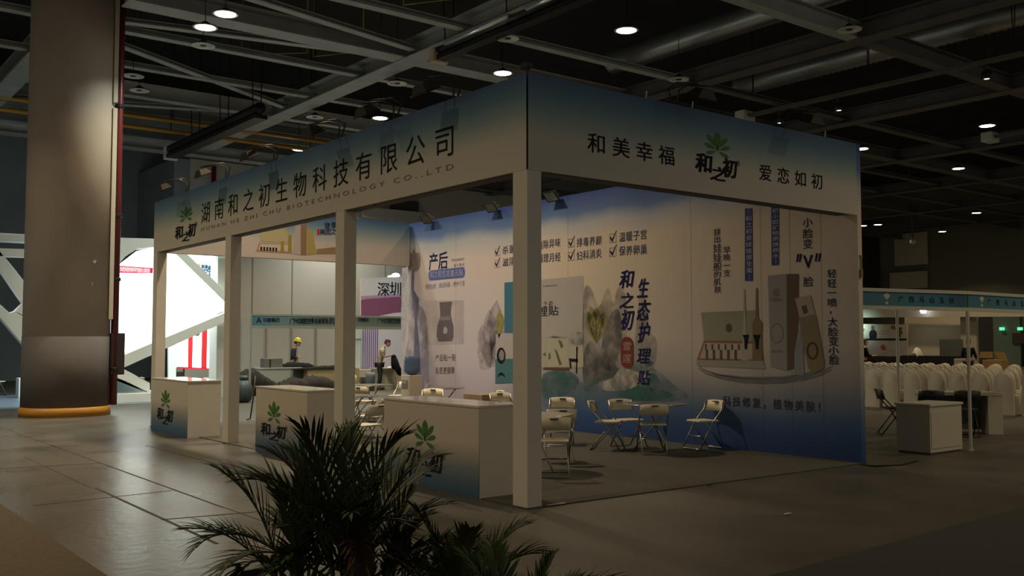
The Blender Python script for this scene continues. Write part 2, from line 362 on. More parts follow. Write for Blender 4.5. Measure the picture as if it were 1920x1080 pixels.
LL = ['glowing warm lamp top left, nearest of the lit pair beside the column', 'glowing white lamp just behind the warm one beside the column',
      'glowing warm lamp alone in the dark roof above the right fascia', 'glowing white lamp close above the corner of the fascia',
      'glowing warm lamp over the middle of the long fascia', 'glowing lamp low over the long fascia beside the yellow pipe',
      'glowing pinkish lamp highest at the right of the roof', 'glowing pinkish lamp at the far end of the right fascia', 'glowing pinkish lamp below the highest right one',
      'small far lit lamp over the dark right wall', 'smallest far lit lamp under the dark right wall top', 'small far lit lamp, right one of two beside the booth', 'small far lit lamp, left one of two beside the booth']
for (x, y, c, k), lb in zip(LIT, LL): lamp(x, y, True, lb)
OFFS = [(2.28, 15.69, 'unlit round lamp below the two lit ones beside the column'), (2.36, 21.09, 'unlit white round lamp low beside the column'),
        (7.9, 10.61, 'unlit round lamp beside the black lighting rail'), (7.92, 15.79, 'unlit round lamp past the crossing of the grey beams'),
        (7.95, 21.03, 'unlit round lamp over the yellow pipes'), (11.35, 15.4, 'unlit grey lamp half hidden behind the long fascia top'),
        (13.85, 5.16, 'unlit round lamp top right under the dark beams'), (13.94, 10.6, 'unlit round lamp above the right fascia'), (1.75, 19.6, 'dim unlit lamp above the white unlit one beside the column')]
for x, y, lb in OFFS: lamp(x, y, False, lb)
# suspended lighting rails
def rail(pts, z, label, w_=.28, end=M_REFL, tubes=(), spots=()):
    (x, y0), (x1, y1) = pts
    t = empty('lighting_rail', (x, y0, z), label, 'lighting rail')
    MB().box(x-w_/2, min(y0, y1), z, x+w_/2, max(y0, y1), z+.12).build('rail', M_BLACKM, t)
    MB().tube([(x-.02, y0, z+.32), (x1-.02, y1, z+.32)], .17, 12).build('cable_bundle', M_BLACKM, t, True)
    MB().box(x-.24, min(y0, y1)-.12 if y0 > y1 else y1, z-.05, x+.24, (min(y0, y1)+.06 if y0 > y1 else y1+.2), z+.42).build('end_box', end, t, bevel=.02)
    for a, c in tubes: MB().tube([(x-.26, a, z+.26), (x-.26, c, z+.26)], .07, 10).build('lamp_tube', mat('tube_reflect', (.7, .78, .8), .2, .6), t, True)
    yy = min(y0, y1)+.3
    while yy < max(y0, y1):
        for s_ in (-.12, .12): MB().tube([(x+s_, yy, z+.12), (x+s_*2, yy+.2, 13.2)], .018, 5).build('hanger', M_BLACKM, t)
        yy += 2.6
    for a in spots:
        MB().lathe([(.05, 0), (.09, -.02), (.11, -.2), (.09, -.22)], (x, a, z-.02), 12).build('spotlight', M_BLACKM, t, True)
        MB().lathe([(.0, -.2), (.08, -.215)][::-1], (x, a, z-.02), 12).build('spotlight_lens', M_REFL, t)
rail(((7.62, 7.2), (7.62, 13.1)), 9.0, 'black lighting rail with shiny tube below the roof crossing', end=mat('end_cap', (.55, .45, .33), .6), tubes=((9.9, 12.5), (7.8, 9.2)))
ra_ = [(5.397, 19.38), (5.658, 27.336)]; rail(((ra_[0][0], ra_[0][1]), (ra_[0][0], ra_[1][1])), 8.3, 'black lighting rail running away behind the long fascia', .4)
def truss(X, z, y0, y1, label, spots):
    t = empty('spotlight_bar', (X, y0, z), label, 'lighting bar')
    MB().box(X-.11, y0, z, X+.11, y1, z+.1).build('bar', M_STEELD, t)
    for a in spots:
        MB().tube([(X, a, z), (X+.1, a, z-.16)], .03, 6).build('stem', M_BLACKM, t)
        MB().lathe([(.06, 0), (.12, -.03), (.14, -.22), (.11, -.24)], (X+.1, a, z-.16), 12).build('spotlight', M_BLACKM, t, True)
        MB().lathe([(.0, -.22), (.08, -.23)][::-1], (X+.1, a, z-.17), 10).build('spotlight_lens', mat('lens_glint', (.9, .85, .75), .4, emit=1.6), t)
    for a in (y0+.2, (y0+y1)/2, y1-.2):
        for s_ in (-.25, .25): MB().tube([(X, a, z+.1), (X+s_, a+s_, 13.2)], .016, 5).build('hanger', M_BLACKM, t)
    MB().box(X-.3, y1-.05, z-.12, X+.3, y1+.35, z+.22).build('end_box', M_REFL, t, bevel=.02)
truss(20.0, 9.25, 4.0, 13.0, 'long thin spotlight bar hung above the right fascia', (5.0, 9.6, 11.8))
truss(28.8, 9.0, 3.2, 9.0, 'far spotlight bar with pale end box at right', (4.2, 6.5))
tag(MB().tube([(5.2, 9.0, 10.2), (5.2, 10.9, 10.2)], .06, 8).build('strip_light', mat('strip_glow', (.75, .82, .85), .4, emit=.35)), 'short white strip light at the top above the roof beams', 'strip light')
M_GALV = mat('galvanised', (.45, .43, .25), .5, .4)
for k, (x0, y0, x1, y1, lb) in enumerate(((4.5, 18.7, 5.9, 18.4, 'thin yellow rod left of the roof crossing'), (6.2, 17.6, 7.1, 17.3, 'short yellow rod just before the roof crossing'), (6.0, 12.3, 6.9, 12.0, 'thin yellow rod above the roof crossing'))):
    pipe('conduit_rod', [(x0, y0, 13.19), (x0, y0, 9.9), (x1, y0-1.3, 9.9), (x1, y0-1.3, 13.19)], .026, mat('rod_yellow', (.34, .30, .05), .5), lb, 'pipe', 6)

# ---------------------------------------------------------------- the exhibition booth
BW, BL, ZB, ZT = 5.93, 11.96, 3.464, 4.474
tag(MB().box(.0, .0, 0, BW, BL, .012).build('booth_carpet', mat('booth_carpet', (.066, .063, .05), .95, noise=.15, nscale=14)), 'grey-brown carpet laid under the exhibition booth', 'carpet')
M_FAS = ramp_mat('fascia_print', [(0, (.56, .53, .48)), (.40, (.54, .52, .48)), (.62, (.27, .36, .37)), (.82, (.11, .215, .31)), (1, (.06, .13, .26))], wob=.06)
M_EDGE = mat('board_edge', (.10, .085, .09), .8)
FX, FY, RY = planeX(0), planeY(0), planeY(BL)
M_LEAF = mat('lotus_green', (.045, .17, .03), .6); M_LEAF2 = mat('lotus_green_dark', (.015, .055, .015), .6)
def logo(parent, fn, cu, v_leaf, w_leaf, h_leaf, v_txt, w_txt, h_txt, d=.005):
    """lotus emblem of seven petals over three brush characters"""
    P7 = [leaf((0, .02), (0, 1), .135), leaf((-.06, .1), (-.40, .76), .10), leaf((.06, .1), (.40, .76), .10), leaf((-.07, -.02), (-.52, .24), .11), leaf((.07, -.02), (.52, .24), .11), leaf((-.05, -.1), (-.46, -.34), .10), leaf((.05, -.1), (.46, -.40), .10)]
    mb = flatmb(); md = flatmb()
    for p in P7: mb.flat([(cu+x*w_leaf, v_leaf+(y-.3)*h_leaf/1.36) for x, y in p], fn, d)
    md.flat([(cu+x*w_leaf, v_leaf+(y-.3)*h_leaf/1.36) for x, y in ((-.04, -.06), (.04, -.06), (.05, .1), (0, .38), (-.05, .1))], fn, d+.001)
    mb.build('lotus_emblem', M_LEAF, parent); md.build('lotus_heart', M_LEAF2, parent)
    mt = flatmb(); s = w_txt/2.45
    put(mt, '\u548c', fn, cu-w_txt*.33, v_txt+h_txt*.10, s*1.05, h_txt*.8, d, .042, .1)
    put(mt, '\u4e4b', fn, cu+w_txt*.02, v_txt-h_txt*.24, s*.95, h_txt*.6, d, .04, .25)
    put(mt, '\u521d', fn, cu+w_txt*.31, v_txt+h_txt*.06, s*.95, h_txt*.8, d, .042, .1)
    put(mt, '\u00ae', fn, cu+w_txt*.52, v_txt+h_txt*.33, s*.26, s*.26, d)
    mt.build('brush_lettering', M_INK, parent)
def chars(parent, text, fn, a, b, wd, h, **k):
    for i, ch in enumerate(text):
        t = i/(len(text)-1); mb = flatmb(); put(mb, ch, fn, a[0]+(b[0]-a[0])*t, a[1]+(b[1]-a[1])*t, wd, h, **k); mb.build('character', M_INK, parent)
# long fascia, mitred at the corner
tl = empty('fascia_board', (0, 0, ZB), 'long overhead fascia with the company name, blue fading to cream', 'fascia board', 'booth fascia boards')
MB().prism([(.0, .014), (.2, .21), (.2, BL), (0, BL)], lambda u, v, d: (u, v, d), ZB, ZT).build('fascia_panel', M_FAS, tl)
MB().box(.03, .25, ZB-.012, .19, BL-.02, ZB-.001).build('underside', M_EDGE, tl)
a_, z_ = [(-9.109, 3.964), (-1.521, 3.989)]
chars(tl, '\u6e56\u5357\u548c\u4e4b\u521d\u751f\u7269\u79d1\u6280\u6709\u9650\u516c\u53f8', FX, a_, z_, .46, .40)
mb = flatmb(); q = [(-9.306, 3.706), (-1.334, 3.658)]
line(mb, 'H U N A N   H E   Z H I   C H U   B I O T E C H N O L O G Y   C O . , L T D', FX, q[0][0], q[1][0], (q[0][1]+q[1][1])/2, .075, bold=-.006)
mb.build('small_lettering', mat('ink_grey', (.19, .175, .15), .6), tl)
cu, cv, w1, h1 = (-10.149, 4.057, 0.631, 0.271); cu2, cv2, w2, h2 = (-10.115, 3.701, 1.058, 0.319)
logo(tl, FX, cu2, cv, w1*1.05, h1, cv2, w2, h2)
# short fascia
tr = empty('fascia_board', (0, 0, ZB), 'short right fascia with slogan characters either side of a lotus logo', 'fascia board', 'booth fascia boards')
MB().prism([(.014, 0), (BW, 0), (BW, .2), (.21, .2)], lambda u, v, d: (u, v, d), ZB, ZT).build('fascia_panel', M_FAS, tr)
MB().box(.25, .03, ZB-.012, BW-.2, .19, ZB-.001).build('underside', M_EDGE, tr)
a_, z_ = [(0.975, 3.848), (2.077, 3.846)]
chars(tr, '\u548c\u7f8e\u5e78\u798f', FY, a_, z_, .285, .235, bold=.008)
a_, z_ = [(3.895, 3.837), (4.999, 3.84)]
chars(tr, '\u7231\u604b\u5982\u521d', FY, a_, z_, .27, .225, bold=.006)
cu, cv, w1, h1 = (2.972, 4.096, 0.454, 0.296); cu2, cv2, w2, h2 = (2.952, 3.799, 0.738, 0.308)
logo(tr, FY, cu, cv, w1, h1, cv2, w2, h2)
# corner slit and plates
# rear fascia (its inner face carries product pictures)
tb = empty('fascia_board', (0, BL, ZB), 'rear fascia printed with gift boxes, seen beneath the long fascia', 'fascia board', 'booth fascia boards')
MB().box(.21, BL-.2, ZB, BW-.06, BL, ZT).build('fascia_panel', ramp_mat('fascia_print_rear', [(0, (.52, .47, .44)), (.42, (.50, .46, .44)), (.66, (.25, .33, .36)), (.86, (.10, .2, .3)), (1, (.05, .12, .25))], wob=.06), tb)
RB = planeY(BL-.2)
def decal(parent, name, polys, fn, m, d=.005, sm=0):
    mb = flatmb()
    for p in polys: mb.flat(smooth(p, sm) if sm else p, fn, d)
    return mb.build(name, m, parent)
decal(tb, 'printed_case_lid', [[(2.151, 3.994), (2.732, 4.127), (2.847, 3.822), (2.154, 3.812)]], RB, mat('print_cream', (.44, .40, .22), .6))
decal(tb, 'printed_case_tray', [[(2.13, 3.777), (2.86, 3.799), (2.888, 3.592), (2.062, 3.591)]], RB, mat('print_orange', (.44, .24, .15), .6), .006)
decal(tb, 'printed_case_inside', [[(2.166, 3.756), (2.823, 3.774), (2.838, 3.636), (2.109, 3.628)]], RB, mat('print_pinkwhite', (.55, .48, .42), .6), .007)
mb = flatmb()
for k in range(6): p = [(2.18, 3.666), (2.518, 3.652)]; x = p[0][0]+(p[1][0]-p[0][0])*k/5; mb.flat(rect(x-.02, p[0][1]-.05, x+.02, p[0][1]+.03), RB, .008)
mb.build('printed_vials', M_INK, tb)
decal(tb, 'printed_bottle', [[(2.795, 3.992), (2.87, 3.997), (2.875, 3.626), (2.788, 3.621)], [(2.625, 3.842), (2.686, 3.846), (2.702, 3.605), (2.616, 3.611)]], RB, mat('print_gold', (.30, .24, .04), .5), .008)
decal(tb, 'printed_tall_box', [[(3.079, 4.234), (3.218, 4.279), (3.227, 3.576), (3.088, 3.568)]], RB, mat('print_brown', (.24, .15, .08), .6), .006)
decal(tb, 'printed_tall_box_front', [[(2.942, 4.188), (3.079, 4.234), (3.088, 3.568), (2.913, 3.593)]], RB, mat('print_lilacgrey', (.42, .38, .38), .6), .006)
decal(tb, 'printed_spray_bottle', [[(3.233, 4.139), (3.347, 4.171), (3.47, 3.613), (3.24, 3.577)]], RB, mat('print_gold2', (.38, .30, .10), .5), .007)
decal(tb, 'printed_gift_box', [[(3.468, 3.719), (3.911, 3.793), (3.965, 3.64), (3.47, 3.613)]], RB, mat('print_tan', (.26, .18, .08), .6), .006)
decal(tb, 'printed_seal', [[(3.476, 4.168), (3.527, 4.172), (3.529, 4.042), (3.477, 4.038)]], RB, mat('seal_red', (.45, .02, .02), .5), .007)
mb = flatmb(); a_, z_ = [(3.606, 4.106), (3.88, 4.137)]
row(mb, '\u7f8e\u9762\u4e4b', RB, a_, z_, .16, .15, bold=.01); a_, z_ = [(3.721, 4.257), (3.879, 4.281)]; row(mb, '\u5065\u5eb7', RB, a_, z_, .15, .15, bold=.01)
mb.build('printed_lettering', M_NAVY, tb)
# columns
PC = [(.0, .0, 'white square booth column at the near corner'), (.0, 3.95, 'white square booth column between the second and nearest counters'),
      (.0, 7.93, 'white square booth column between the farthest and second counters'), (.0, 11.72, 'white square booth column at the far end of the long fascia')]
for x, y, lb in PC:
    t = empty('booth_column', (x, y, 0), lb, 'booth column', 'booth columns')
    MB().box(x, y, .0, x+.19, y+.24, ZB-.001).build('column_shaft', M_WHITE, t, bevel=.004)
    MB().box(x-.004, y-.004, .001, x+.194, y+.244, .016).build('painted_base_shadow', M_EDGE, t)  # dark collar painted as the shadow line at the column foot
# mural wall
tw = empty('mural_wall', (BW, 0, 0), 'long mural wall at the back of the booth, blue at top and bottom', 'mural wall')
wm = bpy.data.materials.new('mural_print'); wm.use_nodes = True; nt = wm.node_tree; b = nt.nodes['Principled BSDF']; b.inputs['Roughness'].default_value = .7
tc = nt.nodes.new('ShaderNodeTexCoord'); s = nt.nodes.new('ShaderNodeSeparateXYZ'); nt.links.new(tc.outputs['Generated'], s.inputs[0])
nz = nt.nodes.new('ShaderNodeTexNoise'); nz.inputs['Scale'].default_value = .55; nz.inputs['Detail'].default_value = 6; nt.links.new(tc.outputs['Object'], nz.inputs['Vector'])
wv = nt.nodes.new('ShaderNodeMath'); wv.operation = 'MULTIPLY_ADD'; wv.inputs[1].default_value = .10; nt.links.new(nz.outputs['Fac'], wv.inputs[0]); nt.links.new(s.outputs[2], wv.inputs[2])
sb = nt.nodes.new('ShaderNodeMath'); sb.operation = 'SUBTRACT'; sb.inputs[1].default_value = .05; nt.links.new(wv.outputs[0], sb.inputs[0])
def ramp(stops):
    r = nt.nodes.new('ShaderNodeValToRGB'); e = r.color_ramp.elements
    while len(e) < len(stops): e.new(.5)
    for k, (p, c) in enumerate(stops): e[k].position = p; e[k].color = (*c, 1)
    nt.links.new(sb.outputs[0], r.inputs['Fac']); return r
top = [(.66, (.63, .55, .45)), (.80, (.62, .54, .44)), (.87, (.42, .44, .50)), (.92, (.10, .18, .38)), (1, (.03, .07, .27))]
ra = ramp([(0, (.012, .045, .17)), (.07, (.02, .07, .22)), (.13, (.06, .12, .25)), (.20, (.19, .21, .26)), (.28, (.38, .36, .36)), (.38, (.52, .47, .43))] + top)
rb = ramp([(0, (.42, .38, .50)), (.12, (.48, .44, .56)), (.30, (.55, .50, .58)), (.5, (.58, .52, .56)), (.78, (.60, .52, .51))] + top[2:])
mx = nt.nodes.new('ShaderNodeMix'); mx.data_type = 'RGBA'; mr = nt.nodes.new('ShaderNodeMapRange')
mr.inputs['From Min'].default_value = .52; mr.inputs['From Max'].default_value = .72
nt.links.new(s.outputs[1], mr.inputs['Value']); nt.links.new(mr.outputs[0], mx.inputs[0]); nt.links.new(ra.outputs[0], mx.inputs[6]); nt.links.new(rb.outputs[0], mx.inputs[7])
nt.links.new(mx.outputs[2], b.inputs['Base Color'])
MB().box(BW, 0.0, 0, BW+.1, BL+.02, ZT).build('wall_panel', wm, tw)
MB().box(BW, BL+.02, 0, BW+.1, 12.2, ZB-.02).build('wall_return', mat('mural_return', (.46, .42, .48), .7, noise=.08), tw)
WX = planeX(BW)
mb = flatmb()
for pp in [(-6.163, 3.11), (-3.076, 2.924), (-1.664, 2.839), (-1.128, 2.807), (-0.595, 2.775), (-9.92, 3.336)]: mb.flat(rect(pp[0]-.006, .02, pp[0]+.006, ZT-.02), WX, .003)
mb.build('panel_seams', mat('seam', (.10, .09, .085), .8, alpha=.3), tw)
def wdec(name, polys, m, d=.005, sm=0): return decal(tw, name, polys, WX, m, d, sm)
G_INK1 = soft_mat('wash_grey', (.22, .21, .21), .3, .7, 2.5, .6); G_INK2 = soft_mat('wash_dark', (.08, .082, .09), .36, .7, 3, .75)
G_LIL = soft_mat('wash_lilac', (.30, .26, .32), .25, .65, 3, .6); G_GRN = soft_mat('wash_green', (.03, .14, .12), .36, .62, 2.2, .8); G_SEA = soft_mat('wash_sea', (.12, .20, .24), .34, .66, 2.5, .8)
# lotus and cliff at the far left
wdec('printed_cliff', [[(-11.931, 1.688), (-11.896, 2.696), (-11.614, 2.874), (-11.447, 2.557), (-11.101, 2.178), (-11.061, 0.411), (-12.203, 0.358)]], G_LIL, .004, 3)
wdec('printed_lotus_stem', [[(-11.761, 3.384), (-11.643, 3.377), (-11.661, 2.876), (-11.426, 2.68), (-11.513, 2.185), (-11.315, 0.951), (-11.47, 0.392), (-11.662, 0.941), (-11.606, 2.187), (-11.78, 2.944)]], soft_mat('wash_stem', (.16, .14, .24), .2, .5, 5, .95), .005)
wdec('printed_lotus_petals', [[(-11.978, 3.587), (-11.933, 3.775), (-11.837, 3.819), (-11.765, 3.751), (-11.672, 3.87), (-11.577, 3.75), (-11.461, 3.766), (-11.39, 3.674), (-11.388, 3.462), (-11.502, 3.344), (-11.737, 3.332), (-11.904, 3.43)]], soft_mat('wash_petal', (.24, .20, .23), .2, .5, 6, .9), .006, 3)
wdec('printed_lotus_heart', [[(-11.93, 3.584), (-11.764, 3.599), (-11.714, 3.444), (-11.881, 3.429)]], soft_mat('wash_ochre', (.26, .19, .06), .2, .5, 6, .9), .007, 3)
wdec('printed_mist', [[(-12.192, 3.217), (-11.974, 3.269), (-11.803, 2.945), (-11.937, 2.192), (-12.196, 1.688)]], soft_mat('wash_mist', (.55, .55, .60), .3, .6, 3, .6), .005, 3)
# patch flask panel
wdec('printed_panel', [[(-11.173, 2.635), (-9.607, 2.583), (-9.602, 1.632), (-11.163, 1.591)]], soft_mat('panel_wash', (.42, .38, .40), .2, .6, 2, .3), .004)
wdec('printed_patch', [[(-10.573, 2.567), (-10.061, 2.574), (-10.102, 2.457), (-10.121, 2.28), (-10.015, 2.019), (-10.013, 1.783), (-10.075, 1.701), (-10.609, 1.689), (-10.675, 1.809), (-10.655, 2.026), (-10.527, 2.265), (-10.55, 2.458)]], mat('patch_grey', (.12, .095, .115), .7), .006)
wdec('printed_patch_band', [[(-10.548, 2.241), (-10.121, 2.245), (-10.121, 2.162), (-10.569, 2.157)]], mat('patch_band', (.21, .18, .21), .7), .007)
wdec('printed_patch_mark', [[(-10.395, 1.963), (-10.331, 2.022), (-10.246, 1.962), (-10.266, 1.867), (-10.394, 1.868)]], mat('patch_mark', (.42, .38, .42), .7), .007, 2)
def cols(txt, m, name, pts, wd, h, bold=0., d=.006):
    mb = flatmb(); row(mb, txt, WX, pts[0], pts[1], wd, h, bold=bold, d=d); return mb.build(name, m, tw)
cols('\u4ea7\u540e', M_NAVY, 'headline_lettering', [(-10.823, 3.501), (-10.429, 3.499)], .40, .42, .012)
mb = flatmb(); q = [(-10.109, 3.491), (-9.613, 3.481), (-9.961, 3.363), (-9.632, 3.366), (-10.214, 3.342)]
line(mb, 'YOUNGBEACH', WX, q[0][0], q[1][0], q[0][1], .055); row(mb, '\u590d\u5143\u7126\u70b9', WX, q[2], q[3], .085, .085)
put(mb, ',', WX, q[4][0], q[4][1], .06, .09)
mb.build('small_lettering', mat('ink_purple', (.16, .11, .24), .6), tw)
cu, cv, w_, h_ = (-10.298, 3.197, 1.453, 0.227)
wdec('blue_pill', [rrect(cu, cv, w_, h_, h_*.4)], mat('pill_blue', (.07, .10, .36), .6), .005)
cols('\u548c\u4e4b\u521d\u751f\u6001\u590d\u5143\u8d34', mat('ink_pale', (.42, .40, .50), .6), 'pill_lettering', [(-10.887, 3.211), (-9.713, 3.195)], None, .165, .004, .007)
cols('\u9884\u9632\u5987\u75be \u7115\u6d3b\u5375\u5de2 \u517b\u62a4\u5b50\u5bab', mat('ink_lilac', (.28, .23, .34), .6), 'lilac_lettering', [(-11.108, 2.94), (-9.63, 2.957)], None, .13)
cols('\u4ea7\u540e\u8d34\u4e00\u8d34', mat('ink_mauve', (.12, .10, .13), .6), 'caption_lettering', [(-10.649, 1.316), (-9.989, 1.337)], None, .165)
cols('\u79c1\u5bc6\u66f4\u5065\u5eb7', MC['ink_mauve'], 'caption_lettering', [(-10.647, 1.028), (-10.029, 1.055)], None, .165)
# benefits list with ticks
def tick(mb, cu, cv, s): mb.flat([(cu-.5*s, cv+.05*s), (cu-.35*s, cv+.15*s), (cu-.15*s, cv-.12*s), (cu+.5*s, cv+.62*s), (cu+.42*s, cv+.66*s), (cu-.12*s, cv-.40*s)], WX, .006)
def tbox(mb, cu, cv, s):
    for p in (rect(cu-.5*s, cv-.45*s, cu+.4*s, cv-.40*s), rect(cu-.5*s, cv-.45*s, cu-.45*s, cv+.4*s), rect(cu+.36*s, cv-.45*s, cu+.4*s, cv+.4*s), rect(cu-.5*s, cv+.36*s, cu+.4*s, cv+.4*s)): mb.flat(p, WX, .005)
mk, mbx, mt = flatmb(), flatmb(), flatmb()
for txt, pts, s in (('\u6740\u83cc\u6b62\u75d2', [(-8.391, 3.557), (-8.117, 3.57), (-7.429, 3.584)], .19), ('\u6ecb\u9634\u7ec6\u80ce', [(-8.391, 3.311), (-8.116, 3.316), (-7.43, 3.337)], .19),
                 ('\u6d88\u9664\u5f02\u5473', [(-7.175, 3.586), (-6.992, 3.582), (-6.458, 3.592)], .19), ('\u8c03\u7406\u6708\u7ecf', [(-7.175, 3.32), (-6.992, 3.318), (-6.458, 3.314)], .19),
                 ('\u6392\u6bd2\u517b\u989c', [(-6.053, 3.56), (-5.826, 3.542), (-5.299, 3.539)], .19), ('\u5987\u79d1\u6d88\u708e', [(-6.054, 3.306), (-5.828, 3.291), (-5.301, 3.303)], .19),
                 ('\u6e29\u6696\u5b50\u5bab', [(-4.919, 3.556), (-4.686, 3.546), (-4.158, 3.548)], .19), ('\u4fdd\u517b\u5375\u5de2', [(-4.921, 3.305), (-4.688, 3.298), (-4.16, 3.287)], .19)):
    tick(mk, *pts[0], s); tbox(mbx, *pts[0], s); row(mt, txt, WX, pts[1], pts[2], None, .185, bold=.006)
mk.build('tick_marks', M_NAVY, tw); mbx.build('tick_boxes', mat('ink_tickbox', (.30, .27, .28), .6), tw)
mt.build('benefit_lettering', mat('ink_slate', (.05, .05, .12), .6), tw)
# central product picture
PB = [(-8.627, 1.134), (-8.953, 2.052), (-8.668, 2.362), (-8.408, 2.555), (-8.205, 2.24), (-9.067, 1.633), (-9.028, 1.373), (-8.15, 1.691), (-8.856, 1.69)]
wdec('printed_bud', [leaf(PB[0], t_, .26) for t_ in PB[1:5]], G_LIL, .004)
wdec('printed_bud_petals', [leaf(PB[0], t_, .2) for t_ in PB[5:8]], soft_mat('wash_white', (.50, .46, .50), .2, .7, 4, .7), .005)
wdec('printed_bud_tip', [leaf(PB[0], PB[8], .16)], soft_mat('wash_petalgrey', (.30, .27, .33), .2, .6, 4, .7), .006)
wdec('printed_bud_heart', [leaf(*[(-8.332, 1.746), (-8.297, 2.33)], .13)], soft_mat('wash_yellow', (.30, .28, .07), .2, .5, 6, .9), .006)
wdec('printed_product_box', [[(-7.464, 2.899), (-5.725, 2.914), (-5.734, 1.198), (-7.464, 1.16)]], mat('box_grey', (.40, .385, .37), .7), .004)
wdec('printed_box_side', [[(-8.152, 2.899), (-7.794, 2.904), (-7.794, 1.864), (-8.15, 1.866)]], mat('box_teal', (.035, .15, .24), .7), .005)
wdec('printed_small_box', [[(-8.443, 1.846), (-7.21, 1.871), (-7.211, 1.186), (-8.46, 1.137)]], mat('box_pale', (.42, .39, .41), .7), .006)
wdec('printed_small_box_base', [[(-8.46, 1.325), (-7.211, 1.354), (-7.211, 0.892), (-8.459, 0.817)]], mat('box_teal2', (.05, .16, .20), .7), .007)
wdec('printed_badge', [ell(*[(-8.258, 1.394)][0], .15, .17), ], M_INK, .008)
wdec('printed_badge_face', [ell(*[(-8.24, 1.405)][0], .09, .11)], mat('badge_face', (.25, .23, .23), .7), .009)
wdec('printed_arch', [[(-8.385, 0.941), (-8.331, 1.03), (-8.239, 1.055), (-8.149, 1.013), (-8.113, 0.938), (-8.203, 0.99), (-8.294, 0.987)]], M_INK, .008)
mb = flatmb(); q = [(-6.894, 2.767), (-6.492, 2.769), (-6.814, 2.263), (-6.541, 2.267), (-7.243, 2.252), (-6.588, 2.278)]
line(mb, '.........', WX, q[0][0], q[1][0], q[0][1], .03); row(mb, '\u62a4\u7406\u8d34', WX, q[4], q[5], None, .2, bold=.015)
row(mb, '\u4e4b\u521d', WX, *[(-6.83, 2.409), (-6.668, 2.415)], .13, .13, bold=.01); mb.build('box_lettering', M_INK, tw)
wdec('printed_cards', [[(-6.896, 1.733), (-6.815, 1.733), (-6.816, 1.195), (-6.897, 1.193)], [(-6.782, 1.754), (-6.153, 1.753), (-6.155, 1.209), (-6.8, 1.195)], [(-6.123, 1.592), (-5.732, 1.613), (-5.734, 1.218), (-6.124, 1.21)]], mat('card_cream', (.43, .41, .33), .7), .006)
wdec('printed_card_edge', [[(-6.897, 1.183), (-6.124, 1.2), (-6.124, 1.139), (-6.897, 1.141)]], mat('card_edge', (.10, .045, .03), .7), .006)
wdec('printed_herbs', [[(-6.448, 1.723), (-6.354, 1.692), (-6.292, 1.591), (-6.37, 1.56)], [(-6.559, 1.548), (-6.48, 1.508), (-6.34, 1.245), (-6.418, 1.244)], [(-6.735, 1.434), (-6.686, 1.486), (-6.671, 1.362), (-6.735, 1.33)], [(-6.913, 1.432), (-6.831, 1.484), (-6.832, 1.401)]], mat('herb_olive', (.10, .10, .05), .7), .008)
wdec('printed_bowl', [[(-6.122, 1.813), (-5.969, 1.872), (-5.76, 1.851), (-5.731, 1.692), (-5.821, 1.613), (-6.001, 1.632), (-6.122, 1.692)]], G_INK2, .007, 3)
wdec('printed_brazier', [[(-6.139, 1.37), (-5.882, 1.364), (-5.882, 1.304), (-6.124, 1.31)], [(-6.124, 1.3), (-6.078, 1.311), (-6.063, 1.191), (-6.109, 1.19)], [(-5.926, 1.593), (-5.881, 1.593), (-5.913, 1.095), (-5.943, 1.094)]], M_INK, .008)
wdec('printed_sprig', [[(-6.88, 1.764), (-6.558, 1.795), (-6.245, 1.773), (-5.79, 1.871), (-6.245, 1.743), (-6.558, 1.753)]], G_INK2, .007)
# mountains, green bud, sea
wdec('printed_peaks', [[(-5.727, 2.486), (-5.593, 2.729), (-5.406, 2.475), (-5.28, 2.081), (-5.357, 1.11), (-5.735, 0.902)], [(-5.41, 1.888), (-5.206, 2.469), (-5.051, 2.656), (-4.928, 2.363), (-4.816, 2.646), (-4.654, 2.592), (-4.551, 2.069), (-4.584, 1.224), (-5.358, 0.916)], [(-4.396, 1.693), (-4.298, 2.344), (-4.204, 2.76), (-4.13, 2.432), (-4.033, 1.877), (-3.859, 1.694), (-3.951, 1.238), (-4.401, 1.135)]], G_INK1, .004, 3)
wdec('printed_cliffs', [[(-5.688, 1.544), (-5.497, 1.693), (-5.298, 1.45), (-5.073, 1.424), (-4.733, 1.079), (-5.216, 0.998), (-5.648, 0.758), (-5.764, 1.099)], [(-5.269, 1.499), (-5.069, 2.078), (-4.792, 2.264), (-4.715, 1.693), (-4.936, 1.216), (-5.215, 1.21)]], G_INK2, .005, 3)
PG = [(-5.368, 1.664), (-5.64, 2.246), (-5.537, 2.342), (-5.378, 2.318), (-5.249, 2.373), (-5.123, 2.233), (-5.48, 2.183), (-5.293, 2.179)]
wdec('printed_green_bud', [leaf(PG[0], t_, .14) for t_ in PG[1:6]], soft_mat('wash_bud', (.26, .26, .10), .2, .6, 5, .8), .006)
wdec('printed_bud_streaks', [leaf(PG[0], t_, .07) for t_ in PG[6:]], soft_mat('wash_budlight', (.36, .33, .13), .2, .6, 8, .7), .007)
wdec('printed_sea', [[(-6.897, 1.048), (-6.247, 1.116), (-5.647, 0.905), (-4.936, 1.216), (-4.401, 1.135), (-3.951, 1.238), (-3.5, 0.981), (-3.172, 0.774), (-3.894, 0.678), (-4.804, 0.671), (-5.796, 0.505), (-6.898, 0.427)]], G_SEA, .0045, 3)
wdec('printed_sea_green', [[(-6.897, 1.068), (-6.094, 1.12), (-5.869, 0.898), (-6.404, 0.625), (-6.898, 0.603)], [(-4.939, 0.788), (-4.534, 0.926), (-3.955, 0.892), (-3.502, 0.803), (-3.894, 0.696), (-4.804, 0.671)], [(-4.207, 1.048), (-3.952, 1.147), (-3.768, 0.972), (-3.993, 0.845)], [(-4.598, 1.224), (-4.268, 1.397), (-3.95, 1.329), (-4.27, 1.185)]], G_GRN, .0055, 3)
